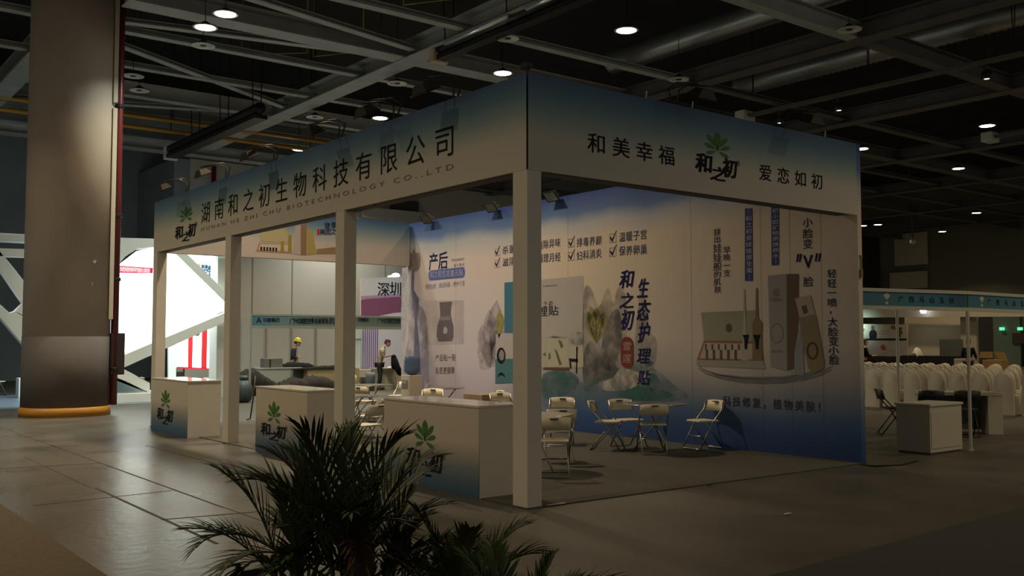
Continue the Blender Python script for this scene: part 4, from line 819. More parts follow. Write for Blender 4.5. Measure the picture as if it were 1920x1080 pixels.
    mb.add([hv(p) for p in ((-.012, .085, .02), (.012, .085, .02), (.017, .085, -.035), (-.017, .085, -.035), (0, .118, -.03))], [(0, 1, 4), (1, 2, 4), (2, 3, 4), (3, 0, 4)])
    for s in (-1, 1): mb.add([hv((s*.076+dx_, dy_, dz_)) for dx_, dy_, dz_ in ((0, .012, .02), (0, -.018, .03), (0, -.022, -.02), (0, .005, -.04), (s*.014, -.012, 0))], [(0, 1, 4), (1, 2, 4), (2, 3, 4), (3, 0, 4)])
    mb.build('body', M_SKIN, t, True, world=False)
    e = MB()
    for s in (-1, 1): e.add([hv((s*.03+.013*math.cos(a), .082, .005+.006*math.sin(a))) for a in [2*PI*k/8 for k in range(8)]] + [hv((s*.03, .092, .005))], [(k, (k+1) % 8, 8) for k in range(8)])
    e.add([hv((x_, .083+.004*(1-abs(x_)/.02), z_)) for x_, z_ in ((-.022, -.07), (0, -.064), (.022, -.07), (0, -.078))], [(0, 1, 2, 3)]); e.open = True
    e.build('eyes_and_mouth', mat('face_marks', (.06, .02, .02), .5), t, world=False)
    hm = MB(); hp_ = [(.080, .0, -.03), (.085, .04, -.018), (.077, .09, -.02), (.046, .126, -.022), (0, .137, -.022)]
    hm.add([hv((r*math.cos(2*PI*k/n), r*1.22*math.sin(2*PI*k/n)+o, z+(-.06 if math.sin(2*PI*k/n) < .3 and i == 0 else (.035 if i == 0 else 0)))) for i, (r, z, o) in enumerate(hp_) for k in range(n)], [(i*n+k, i*n+(k+1) % n, (i+1)*n+(k+1) % n, (i+1)*n+k) for i in range(len(hp_)-1) for k in range(n)])
    hm.build('hair', hair, t, True, world=False)
    if hat:
        h = MB(); h.add([hv((r*math.cos(2*PI*k/n), r*1.2*math.sin(2*PI*k/n)-.015, z)) for r, z in ((.125, .045), (.103, .05), (.103, .09), (.085, .14), (.045, .17), (0, .178)) for k in range(n)], [(i*n+k, i*n+(k+1) % n, (i+1)*n+(k+1) % n, (i+1)*n+k) for i in range(5) for k in range(n)])
        h.build('hard_hat', hat, t, True, world=False)
    vs, fs = grow(C, CE); MB().add(vs, fs).build('top', shirt, t, True, world=False)
    vs, fs = grow(T, TE); MB().add(vs, fs).build('trousers', trousers, t, True, world=False)
    for s in (-1, 1):
        y0 = .40 if seated else 0; MB().prism([(s*.11-.045, y0-.07), (s*.11+.045, y0-.07), (s*.115+.05, y0+.08), (s*.115+.03, y0+.17), (s*.115-.03, y0+.17), (s*.115-.05, y0+.08)], lambda u, v, d: (u, v, d), .0, .085).build('shoe', mat('shoe_black', (.012, .012, .012), .5), t, bevel=.012, world=False)
    if shirt_front:
        MB().prism(smooth([(-.09, 1.0), (.09, 1.0), (.10, 1.2), (.05, 1.40), (-.05, 1.40), (-.10, 1.2)], 2), lambda u, v, d: (u, .105+f*.2+d, v), .0, .03).build('shirt_front', shirt_front, t, world=False)
    return t
M_CREAM = mat('shirt_cream', (.42, .40, .28), .8); M_TROU = mat('trousers_black', (.016, .016, .018), .8); M_NAVYC = mat('jacket_navy', (.014, .02, .045), .8); M_BLK = mat('cloth_black', (.010, .011, .014), .9, spec=.1)
RGT = (.79, -.61)
x, y = (10.887, 21.812)
man = person('person', (x, y, 0), RGT, 'standing person in cream shirt and black trousers holding up a black cloth', M_CREAM, M_TROU, mat('hair_brown', (.035, .012, .010), .7),
       [((-.20, .16, 1.14), (-.13, .38, 1.20), (-.10, .46, 1.20)), ((.20, .16, 1.14), (.13, .38, 1.20), (.10, .46, 1.20))], bow=.28)
# the black cloth hangs from both hands
c = empty('black_cloth', (x, y, .5), 'black jacket held up by the person in the cream shirt', 'cloth'); c.rotation_euler = man.rotation_euler
mb = MB(); ol = [(-.04, 1.19), (.06, 1.22), (.13, 1.12), (.18, .95), (.30, .72), (.42, .62), (.34, .52), (.22, .50), (.14, .60), (.06, .72), (-.02, .74), (-.05, .95)]
mb.prism(smooth(ol, 3), lambda u, v, d: (d*(1+.2*math.sin(v*16))+.02*math.sin(u*22), .46+u, v-.5), -.13, .09); mb.build('draped_body', M_BLK, c, True, world=False)
mb = MB(); mb.prism(smooth([(.06, 1.14), (.16, 1.06), (.24, .80), (.24, .58), (.14, .56), (.10, .80)], 3), lambda u, v, d: (d, .48+u, v-.5), .10, .16); mb.build('hanging_sleeve', M_BLK, c, True, world=False)
wk = [(8.658, 1.736)][0]
person('person', (wk[0], 24.0, 0), RGT, 'person in yellow hard hat and navy jacket standing behind a dark table', M_NAVYC, mat('trousers_navy', (.016, .02, .04), .8), M_HAIR,
       [((-.22, .05, 1.13), (-.02, .20, 1.15), (.06, .20, 1.18)), ((.22, .05, 1.13), (.04, .23, 1.12), (-.05, .24, 1.15))], bow=.15, hat=mat('helmet_yellow', (.62, .50, .03), .35), sleeves=1.7, shirt_front=mat('vest_grey', (.25, .26, .27), .8))

# ---------------------------------------------------------------- glowing white stand at the far left
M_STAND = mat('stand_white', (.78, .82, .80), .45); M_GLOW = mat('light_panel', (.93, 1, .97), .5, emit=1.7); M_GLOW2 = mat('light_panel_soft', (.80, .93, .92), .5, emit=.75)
area('stand_fill_light', (1.5, 21.6, 4.42), 6.0, 260, (.9, 1, .97), (0, 0, 0), 3.0, 'RECTANGLE', 1.2)  # added fill without a fixture, brightens the stand
t = empty('stand_facade', (1.0, 20, 0), 'white angular stand facade of slanted bars around a six-sided opening', 'facade')
EY = 20.0
def fbar(name, poly, d0=-.30, d1=.0): return MB().prism(poly, planeY(EY), d0, d1).build(name, M_STAND, t, bevel=.01)
fbar('top_band', [(-4.76, 4.32), (2.696, 4.585), (4.886, 4.64), (4.891, 4.37), (3.077, 4.357), (2.523, 4.347), (2.085, 4.268), (1.773, 4.042), (1.455, 3.657), (0.996, 3.636), (1.126, 4.007), (1.628, 4.123), (1.596, 4.299), (1.326, 4.385), (-0.614, 4.32), (-4.753, 4.105)])
fbar('cross_bar', [(-4.75, 4.004), (-0.608, 4.096), (1.403, 4.11), (1.407, 3.934), (-0.603, 3.886), (-4.744, 3.815)])
fbar('slanted_bar', [(-2.347, 4.896), (-1.359, 4.01), (-0.581, 3.005), (-0.048, 2.358), (-0.564, 2.349), (-1.347, 3.529), (-2.332, 4.358)])
fbar('slanted_bar', [(-2.066, 3.294), (-1.323, 2.638), (-1.095, 2.423), (-0.971, 2.467), (-0.578, 2.907), (0.452, 3.612), (1.455, 3.657), (0.213, 2.461), (-0.036, 1.892), (0.511, 1.111), (1.789, 0.626), (2.488, 0.268), (2.483, 0.52), (1.783, 0.919), (1.047, 1.393), (0.632, 1.681), (0.249, 0.974), (-0.537, 1.292), (-0.709, 1.543), (-1.314, 2.296), (-2.057, 2.957)])
fbar('slanted_bar', [(3.078, 4.266), (3.383, 4.283), (4.667, 3.126), (4.672, 2.812)])
fbar('slanted_bar', [(4.672, 2.812), (4.918, 2.707), (4.682, 2.278), (1.754, 0.949), (1.399, 1.1), (1.676, 1.271), (4.677, 2.545)])
fbar('end_post', [(4.69, 4.628), (4.968, 4.629), (5.044, 0.108), (4.767, 0.118)], -.05)
MB().box(-3.5, 20.7, 4.47, 4.6, 22.6, 4.55).build('canopy', M_STAND, t)
fl = empty('light_panel', (2.5, 20.45, 0), 'glowing white six-sided graphic panel filling the stand opening', 'lightbox')
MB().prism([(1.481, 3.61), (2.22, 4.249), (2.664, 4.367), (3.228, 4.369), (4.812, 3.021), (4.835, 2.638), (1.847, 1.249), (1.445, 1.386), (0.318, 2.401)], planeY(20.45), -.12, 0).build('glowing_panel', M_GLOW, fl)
decal(fl, 'pink_banner', [[(1.566, 3.644), (1.734, 3.801), (2.661, 3.785), (2.649, 3.631), (1.567, 3.599)]], planeY(20.45), mat('banner_pink', (.72, .03, .12), .5, emit=.55), .006)
mb = flatmb(); row(mb, '\u695a\u695a\u63a8\u8363\u8a89\u6218\u62a5', planeY(20.45), *[(1.809, 3.707), (2.513, 3.701)], .14, .14, d=.012, bold=.01); mb.build('banner_lettering', mat('lettering_white', (.9, .9, .9), .5, emit=.8), fl)
mb = flatmb(); row(mb, '\u5065\u5eb7\u5171\u4eab\u00b7\u8d22\u5bcc\u5171\u8d62', planeY(20.45), *[(3.433, 2.547), (4.316, 2.58)], .10, .10, d=.012); row(mb, '\u7cbe\u51c6\u8425\u517b', planeY(20.45), *[(3.13, 2.311), (3.5, 2.301)], .10, .10, d=.012); mb.build('grey_lettering', mat('lettering_grey', (.45, .5, .5), .5), fl)
# inner walls of the stand
wl = empty('stand_wall', (4, 22.6, 0), 'lit white wall of the stand with big blue characters', 'wall panel')
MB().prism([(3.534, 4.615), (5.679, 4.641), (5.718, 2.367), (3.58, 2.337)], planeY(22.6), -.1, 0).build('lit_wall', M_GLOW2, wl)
mb = flatmb()
for ch, bx in zip('\u695a\u695a\u63a8', ((4.947, 3.951, 0.258, 0.374), (5.173, 3.901, 0.261, 0.427), (5.427, 3.878, 0.316, 0.601))): put(mb, ch, planeY(22.6), *bx, .006, .03)
mb.build('blue_lettering', mat('sign_blue', (.02, .10, .22), .5), wl)
decal(wl, 'orange_mark', [ell(*[(4.747, 4.077)][0], .07, .07)], planeY(22.6), mat('sign_orange', (.7, .3, .12), .5, emit=.3), .006)
ps = empty('poster_panel', (4, 22.4, 1.2), 'lit white poster row divided by red upright stripes', 'poster panel')
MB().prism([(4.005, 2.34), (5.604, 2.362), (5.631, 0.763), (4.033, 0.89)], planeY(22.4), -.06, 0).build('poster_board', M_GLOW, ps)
M_RED = mat('stripe_red', (.62, .02, .03), .5, emit=.35)
decal(ps, 'red_stripes', [[(4.391, 2.096), (4.542, 2.097), (4.532, 0.865), (4.398, 0.868)], [(4.826, 2.301), (4.997, 2.303), (4.99, 0.825), (4.819, 0.844)], [(5.29, 2.357), (5.516, 2.36), (5.526, 0.782), (5.3, 0.802)], [(4.065, 0.906), (5.736, 0.795), (5.737, 0.744), (4.066, 0.857)]], planeY(22.4), M_RED, .006)
decal(ps, 'green_pictures', [[(4.577, 2.047), (4.779, 2.116), (4.749, 1.881), (4.614, 1.864)], [(5.086, 2.152), (5.223, 2.221), (5.263, 1.883), (5.126, 1.849)]], planeY(22.4), mat('poster_green', (.10, .16, .13), .6), .006, 3)
MB().prism([(3.788, 1.68), (4.017, 1.713), (4.04, 0.496), (3.811, 0.501)], planeY(22.4), -.1, 0).build('side_post', M_STAND, ps)
sh = empty('display_shelf', (4, 21.7, 0), 'white display shelf below the striped posters', 'shelf')
q = [(3.498, 0.627), (5.639, 0.413)]
MB().box(q[0][0], 21.5, q[1][1]-.03, q[1][0], 22.3, q[1][1]+.03).build('shelf_top', M_STAND, sh)
MB().box(q[0][0]+.05, 21.6, 0, q[1][0]-.05, 22.25, q[1][1]-.03).build('shelf_base', M_STAND, sh)
zt = q[1][1]+.03
for k, (px, w_, d_, hh, lb) in enumerate((([(3.831, 0.716)][0][0], .42, .2, .12, 'clear low box at the left of the display shelf'), ([(4.204, 0.708)][0][0], .12, .12, .10, 'small reddish jar in the middle of the display shelf'), ([(4.9, 0.694)][0][0], .34, .2, .12, 'pale box at the right of the display shelf'))):
    tag(MB().box(px-w_/2, 21.75, zt, px+w_/2, 21.75+d_, zt+hh).build('display_box', mat('display_%d' % k, ((.5, .56, .55), (.5, .16, .08), (.6, .64, .62))[k], .3), bevel=.01), lb, 'box')
# plinth, glass case and pedestal of the stand
pl = empty('stand_plinth', (2, 20, 0), 'low white plinth at the foot of the glowing stand', 'plinth')
MB().box(-.2, 19.7, .011, 4.4, 19.98, .26).build('plinth_body', M_STAND, pl, bevel=.01); MB().box(-.2, 20.6, .011, 4.4, 21.2, .26).build('rear_step', M_STAND, pl)
cs = empty('glass_case', (2.2, 20.4, .26), 'low greenish glass display case on the white plinth', 'display case')
q = [(1.501, 0.213), (1.82, 0.557), (2.518, 0.479)]
MB().box(q[0][0], 20.62, .261, q[2][0], 21.15, .62).build('case_body', mat('case_green', (.36, .44, .42), .15, spec=.6), cs)
MB().box(q[0][0]-.02, 20.61, .62, q[2][0]+.02, 21.17, .66).build('case_lid', M_STAND, cs)
x, y = (0.053, 24.097); tag(MB().box(x-.12, y-.1, 0, x+.35, y+.3, .60).build('pedestal', mat('pedestal_white', (.7, .75, .75), .4), bevel=.02), 'small white pedestal left of the round column', 'pedestal')
tag(MB().box(-9, 19.2, .0, 4.4, 26, .010).build('stand_carpet', mat('carpet_bluegrey', (.15, .20, .27), .35)), 'blue-grey carpet in front of the glowing stand', 'carpet')
x, y = (-0.348, 25.811); chair(x, y, (x+1, y+.4), 'white folding chair at the left edge beyond the column', 'white folding chairs in the booth', FC0, 0.011)
x, y = (0.156, 28.177)
person('person', (x-.35, y+.5, .011), (.9, -.4), 'person in dark clothes partly seen at the left edge', M_BLK, M_NAVYC, M_HAIR, [((-.21, .05, 1.13), (-.2, .22, 1.0), (-.19, .30, .98)), ((.21, .05, 1.13), (.2, .22, 1.0), (.19, .30, .98))], sleeves=1.7)

# ---------------------------------------------------------------- shell-scheme stand behind the left half of the booth
M_ALU = mat('aluminium_frame', (.36, .36, .33), .4, .4)
ss = empty('shell_stand', (5.53, 20.25, 0), 'aluminium shell stand with a narrow blue-green name board', 'exhibition stand')
for x in (5.53, 8.5, 11.5, 14.4): MB().box(x-.025, 20.22, 0, x+.025, 20.28, 2.5).build('post', M_ALU, ss)
for z0, z1 in ((2.46, 2.52), (2.08, 2.16)): MB().box(5.5, 20.225, z0, 14.4, 20.275, z1).build('rail', M_ALU, ss)
MB().box(5.56, 20.235, 2.16, 14.4, 20.265, 2.46).build('name_board', ramp_mat('name_print', [(0, (.05, .17, .24)), (.1, (.12, .20, .22)), (.3, (.13, .18, .17)), (1, (.10, .15, .15))], axis=0), ss)
mb = flatmb(); NB = planeY(20.235)
for a_, b_, c_, d_ in ((497, 524, 544, 622), (690, 692, 706, 754)):
    row(mb, 'A', NB, *[(5.779, 2.328), (5.796, 2.329)], .2, .2, bold=.02) if a_ == 497 else None
    if a_ == 497: row(mb, '\u534e\u5eb7\u96c6\u56e2', NB, *[(5.968, 2.331), (6.383, 2.337)], .15, .15, bold=.015)
    else: row(mb, '\u534e\u5eb7\u96c6\u56e2', NB, *[(9.21, 2.375), (9.505, 2.379)], .13, .13, bold=.015)
row(mb, '\u5e7f\u5dde\u534e\u5eb7\u751f\u7269\u79d1\u6280\u6709\u9650\u516c\u53f8', NB, *[(6.877, 2.31), (8.232, 2.328)], .21, .2, bold=.015)
row(mb, '\u5e7f\u5dde\u534e\u5eb7\u751f\u7269\u79d1', NB, *[(9.964, 2.35), (10.76, 2.361)], .17, .2, bold=.015)
mb.build('board_lettering', M_INK, ss)
for x in (5.53, 6.5, 7.5, 8.5, 9.5, 10.5): MB().box(x, 25.9, 0, x+.98 if x > 5.6 else 6.48, 25.96, 2.5).build('wall_panel', M_WPALE, ss)
for x in (6.46, 7.46, 8.46, 9.46, 10.46): MB().box(x, 25.85, 0, x+.05, 25.9, 2.5).build('wall_post', M_ALU, ss)
q = [(4.62, 3.561), (5.06, 3.578), (5.359, 3.591)]
tag(MB().box(q[0][0], 20.6, 0, q[2][0]-.02, 21.2, 4.9).build('square_pier', mat('pier_paint', (.46, .47, .43), .7, noise=.05, nscale=.6)), 'tall pale square pier left of the shell stand', 'pier')
# tables, boxes, cloth inside it
def on(Y, px0, px1, py): q = (px0, px1, py); return q
qa = [(7.013, 1.113), (8.478, 0.77), (7.834, 0.781), (8.164, 0.775), (8.458, 0.77), (7.201, 1.111), (7.834, 0.817)]
t = empty('grey_cabinet', (qa[0][0], 23, 0), 'grey cabinet bench the hard-hatted person stands behind', 'cabinet')
MB().box(qa[0][0], 22.9, 0, qa[4][0]+.02, 23.5, qa[1][1]).build('cabinet_body', mat('cabinet_grey', (.30, .31, .29), .6), t)
MB().box(qa[3][0], 22.88, .1, qa[4][0], 22.899, qa[1][1]-.06).build('open_bay', mat('bay_dark', (.07, .075, .07), .8), t)
MB().box(qa[0][0]-.03, 22.87, qa[1][1], qa[4][0]+.05, 23.55, qa[1][1]+.03).build('cabinet_top', mat('cabinet_toplight', (.42, .43, .41), .4), t)
zc = qa[1][1]+.03
t = empty('dark_case', (qa[5][0], 23.1, zc), 'dark grey equipment case on the grey cabinet bench', 'case')
MB().box(qa[5][0], 23.0, zc, qa[6][0], 23.4, qa[5][1]).build('case_body', mat('case_dark', (.10, .105, .095), .6), t, bevel=.01)
MB().box(qa[5][0]+.16, 22.985, zc+.03, qa[5][0]+.20, 22.999, qa[5][1]-.03).build('case_latch', M_BLACKM, t)
def heap(name, pts, y0, dp, m, label, cat='cloth'):
    """a low crumpled heap of cloth: outline front (u, v) swept back in depth"""
    mb = MB(); n = 10; pts = smooth(pts, 2)
    base = min(p[1] for p in pts); us = [p[0] for p in pts]; u0, u1 = min(us), max(us); K = 22; g = []
    def topv(u):
        best = base
        for (a, b), (c, d) in zip(pts, pts[1:]+pts[:1]):
            if min(a, c) <= u <= max(a, c) and abs(c-a) > 1e-6: best = max(best, b+(d-b)*(u-a)/(c-a))
        return best
    rnd = random.Random(len(pts)); vs = []; fs = []
    for j in range(7):
        s = math.sin(PI*(j/6*.9+.05))
        for i in range(K+1):
            u = u0+(u1-u0)*i/K; vs.append((u, y0+dp*j/6, base+(topv(u)-base)*(s**.6)*(1+.13*math.sin(i*1.9+j*1.3)+.08*math.sin(i*3.7-j*2.1))))
    m_ = K+1; fs = [(j*m_+i, j*m_+i+1, (j+1)*m_+i+1, (j+1)*m_+i) for j in range(6) for i in range(K)]
    b0 = len(vs); vs += [(u0+(u1-u0)*i/K, y0, 0 if cat != 'pile' else base) for i in range(m_)]; fs += [(b0+i, b0+i+1, i+1, i) for i in range(K)]
    mb.open = True; mb.add(vs, fs); return tag(mb.build(name, m, None, True), label, cat)
M_TARP = mat('tarp_black', (.012, .014, .014), .75, spec=.15, noise=.3, nscale=6)
qa2 = [(7.854, 0.78), (8.416, 0.989), (8.914, 0.928), (8.976, 0.78)]
heap('folded_tarp', [(qa2[0][0], zc), (qa2[0][0]+.3, zc+.16), (qa2[2][0], zc+.12), (qa2[3][0], zc)], 23.05, .4, M_BLK, 'black folded sheets piled on the grey cabinet bench', 'pile')
heap('black_tarp', [(5.615, 0.274), (5.745, 0.696), (6.002, 0.806), (6.39, 0.633), (6.784, 0.408), (6.93, 0.236)], 21.0, .9, M_TARP, 'crumpled black tarpaulin heap behind the second counter, left')
heap('black_tarp', [(7.058, 0.225), (7.347, 0.438), (7.568, 0.518), (7.904, 0.441), (8.13, 0.54), (8.744, 0.491), (9.098, 0.272), (9.197, 0.164)], 21.2, .9, mat('tarp_brown', (.017, .015, .016), .75, spec=.15, noise=.2, nscale=6), 'crumpled dark tarpaulin heap behind the second counter, right')
q = [(8.562, 0.741), (9.94, 0.237)]
t = empty('wooden_crate', (q[0][0], 22.6, 0), 'tan crate with black sheets laid on top, left of the third column', 'crate')
MB().box(q[0][0], 22.6, 0, q[1][0]+.6, 23.2, q[0][1]).build('crate_body', mat('crate_tan', (.36, .28, .15), .7, noise=.06), t)
heap('black_sheet', [(q[0][0]-.35, q[0][1]+.0), (q[0][0]-.1, q[0][1]+.05), (q[1][0], q[0][1]+.12), (q[1][0]+.4, q[0][1]+.02)], 22.55, .6, M_BLK, 'black sheet lying flat on the tan crate', 'pile')
x, y = (4.486, 18.198)
t = empty('refuse_sack', (x, y, 0), 'bulging dark blue-grey sack on the floor left of the second counter', 'sack')
MB().lathe([(.12, 0), (.22, .05), (.26, .25), (.24, .45), (.15, .58), (.10, .62)], (x, y, 0), 14).build('sack_body', mat('sack_bluegrey', (.04, .055, .062), .5, noise=.3, nscale=7), t, True)
MB().lathe([(.09, .60), (.13, .66), (.11, .74), (.0, .70)], (x, y, 0), 12).build('sack_neck', MC['sack_bluegrey'], t, True)
x, y = (1.922, 12.068); pipe('cable', [(x+.25, y+.3, .012), (x+.2, y, .05), (x+.22, y-.1, .5), (x+.3, y, .95)], .015, M_BLACKM, 'black cable drooping beside the second counter', 'cable', 6)
# counter behind the standing person, white chair, blue-striped panel, sign
q = [(11.08, 0.751), (11.737, -0.161)]
t = empty('small_counter', (q[0][0], 22, 0), 'small beige counter beside the person in the cream shirt', 'counter')
MB().box(q[0][0]-.2, 21.9, 0, q[1][0]+.5, 22.4, q[0][1]-.04).build('counter_body', mat('counter_beige', (.38, .36, .27), .6), t)
MB().box(q[0][0]-.24, 21.86, q[0][1]-.04, q[1][0]+.54, 22.44, q[0][1]).build('counter_top', M_CT, t)
q = [(11.994, 0.984)]; chair(q[0][0]+.3, 23.1, (q[0][0], 20), 'white folding chair behind the beige counter near the mural end', z=0.)
M_BIN = mat('bin_grey', (.16, .17, .20), .5); q = [(10.355, 0.376)]
tag(MB().lathe([(.14, 0), (.17, .5), (.175, .62), (.15, .62), (.14, .1)], (q[0][0], 21.5, 0), 18).build('waste_bin', M_BIN, None, True), 'grey bin standing behind the legs of the cream-shirted person', 'bin')
sg = empty('tall_sign_panel', (12, 27.3, 0), 'tall white and mauve sign with big black characters', 'sign panel')
SP = planeY(27.3)
MB().prism([(13.17, 4.245), (16.343, 4.509), (16.374, -0.363), (13.216, -0.269)], SP, -.1, 0).build('panel', mat('sign_lilacwhite', (.60, .58, .64), .6), sg)
decal(sg, 'mauve_band', [[(13.179, 3.373), (13.748, 3.454), (16.348, 3.663), (16.353, 3.0), (14.769, 2.88), (13.756, 2.686), (13.186, 2.677)]], SP, mat('sign_mauve', (.22, .07, .15), .6), .006)
decal(sg, 'mauve_edge', [[(13.177, 3.526), (16.348, 3.777), (16.348, 3.663), (13.179, 3.395)]], SP, mat('sign_lilac', (.40, .26, .42), .6), .007)
mb = flatmb(); 
for ch, bx in zip('\u6df1\u5733\u5e02', ((14.224, 3.822, 0.609, 0.62), (14.813, 3.863, 0.62, 0.626), (15.413, 3.906, 0.632, 0.632))): put(mb, ch, SP, *bx, .008, .012)
mb.build('sign_lettering', M_INK, sg)
q = [(13.264, 2.287), (14.028, 0.363)]
decal(sg, 'purple_stripes', [rect(q[0][0]+(q[1][0]-q[0][0])*k/8, q[1][1], q[0][0]+(q[1][0]-q[0][0])*(k+.45)/8, q[0][1]) for k in range(8)], SP, mat('stripe_purple', (.16, .08, .30), .6), .006)
q = [(12.818, 2.281), (13.13, 0.383)]
gl = empty('glass_door_panel', (q[0][0], 27.2, 0), 'pale glass door panel left of the purple stripes', 'door panel')
MB().box(q[0][0], 27.2, 0, q[1][0], 27.25, 2.5).build('pane', mat('pane_pale', (.50, .60, .58), .2), gl); MB().box(q[0][0], 27.18, 1.75, q[1][0], 27.2, 1.8).build('door_rail', M_ALU, gl)
MB().box(q[0][0]-.3, 26.6, .25, q[1][0]+.5, 27.15, .55).build('threshold', mat('threshold_beige', (.45, .40, .30), .6), gl)
for (px, lb, r) in (([(17.026, 4.735)][0], 'bright round lamp above the mauve sign', .2), ([(16.714, 4.623)][0], 'fainter round lamp left of the bright one above the mauve sign', .13)):
    tag(MB().lathe([(.0, -.12), (r*.7, -.10), (r, 0), (r*.6, .08), (0, .1)], (px[0], 31, px[1]), 16).build('wall_lamp', M_LIT if r > .15 else MC['lens_glint'], None, True), lb, 'lamp')

# ---------------------------------------------------------------- shell stand, furniture and seating at the right
ZS0, ZS1 = 2.22, 2.43
P0, P1, P2 = (6.35, .42), (8.76, -.09), (12.6, -.09)
M_NB = ramp_mat('teal_board', [(0, (.03, .14, .20)), (.5, (.045, .16, .23)), (.85, (.03, .13, .24)), (1, (.02, .08, .17))], axis=0, wob=.1)
M_POST = mat('post_paint', (.45, .44, .38), .4, .2)
def nameboard(a, b, label, chars, n0, n1, logo_t):
    t = empty('name_board', (a[0], a[1], ZS0), label, 'name board', 'teal name boards at the right')
    d = Vector((b[0]-a[0], b[1]-a[1], 0)); L = d.length; d.normalize(); nn = Vector((d.y, -d.x, 0))
    fn = lambda u, v, e=0.: (a[0]+d.x*u+nn.x*e, a[1]+d.y*u+nn.y*e, v)
    MB().prism(rect(.03, ZS0, L-.03, ZS1), fn, -.02, .0).build('board', M_NB, t)
    for z0, z1 in ((ZS0-.055, ZS0), (ZS1, ZS1+.05)): MB().prism(rect(0, z0, L, z1), fn, -.03, .02).build('rail', M_POST, t)
    mb = flatmb()
    for i, ch in enumerate(chars): put(mb, ch, fn, L*(n0+(n1-n0)*i/(len(chars)-1)), (ZS0+ZS1)/2, .115, .105, .004, .012)
    mb.build('board_lettering', M_INK, t)
    cu = L*logo_t; cv = (ZS0+ZS1)/2
    decal(t, 'pale_emblem', [smooth([(cu-.07, cv+.05), (cu, cv+.085), (cu+.07, cv+.05), (cu+.02, cv+.0), (cu, cv-.02), (cu-.02, cv)], 2), ell(cu, cv-.06, .03, .025)], fn, mat('emblem_pale', (.42, .44, .36), .6), .004)
    return t
nameboard(P0, P1, 'teal name board right beside the mural end, with pale emblem and six characters', '\u5e7f\u897f\u9a6c\u5c71\u7389\u7eba', .42, .86, .30)
nameboard(P1, P2, 'teal name board running off the right edge of the view', '\u5e7f\u897f\u9a6c\u5c71\u7389\u7eba', .185, .55, .12)
pb = [(10.959, 1.088)][0]
for (x, y), lb in (((8.76, -.09), 'slender pale corner post holding the two teal name boards'), ((pb[0], 2.4), 'slender pale post behind the white cupboard')):
    t = empty('stand_post', (x, y, 0), lb, 'post')
    MB().lathe([(.028, 0), (.028, ZS0-.06 if y < 0 else ZS1+.05)], (x, y, 0), 8).build('post', M_POST, t); MB().lathe([(.05, 0), (.05, .012), (.03, .015)], (x, y, 0), 12).build('foot', M_POST, t)
for x0, y0, x1, y1, lb in ((pb[0], 2.4, 8.76, -.04, 'pale top rail joining the two posts at right'), (pb[0]-3.2, 2.4, 19, 2.4, 'pale rear rail behind the teal name boards')):
    tag(MB().tube([(x0, y0, 2.36), (x1, y1, 2.36)], .03, 6).build('frame_rail', M_POST), lb, 'rail')
# white cupboard, counter table and black folding chairs
M_CUP = mat('cupboard_white', (.42, .40, .33), .5)
t = empty('cupboard', (7.62, 0, 0), 'low white lockable cupboard in front of the black folding chairs', 'cupboard')
MB().box(7.66, -.04, .03, 8.6, .50, .72).build('cupboard_body', M_CUP, t); MB().box(7.64, -.06, .72, 8.62, .52, .755).build('top', mat('cupboard_top', (.48, .46, .39), .4), t, bevel=.004)
MB().box(7.69, -.048, .09, 8.57, -.041, .63).build('door', M_CUP, t)
MB().box(7.68, -.02, 0, 8.58, .48, .03).build('plinth', M_EDGE, t)
t = empty('white_table', (10.75, 1.85, 0), 'white panel-sided table between the cupboard and the covered chairs', 'table', rz=-.849)
for nm, bx, m_ in (('tabletop', (0, 0, .70, 1.43, .55, .76), M_CUP), ('side_panel', (1.16, .01, 0, 1.41, .54, .70), M_CUP), ('side_panel', (.02, .01, 0, .22, .54, .70), M_CUP), ('back_panel', (.22, .50, .05, 1.16, .52, .70), mat('back_panel_grey', (.10, .105, .10), .6))):
    MB().box(*bx).build(nm, m_, t, world=False, bevel=.004)
G2 = 'black folding chairs by the white cupboard'
chair(10.40, 1.50, (11.15, 2.16), 'black folding chair behind the cupboard, left one of the pair at the white table', G2, FCB, 0.)
chair(10.85, 1.08, (11.6, 1.74), 'black folding chair at the white table beside the slender post', G2, FCB, 0.)
x, y = (10.196, 2.059); chair(x, y, (x+.8, y-.8), 'black folding chair seen edge-on left of the white cupboard', G2, FCB, 0.)
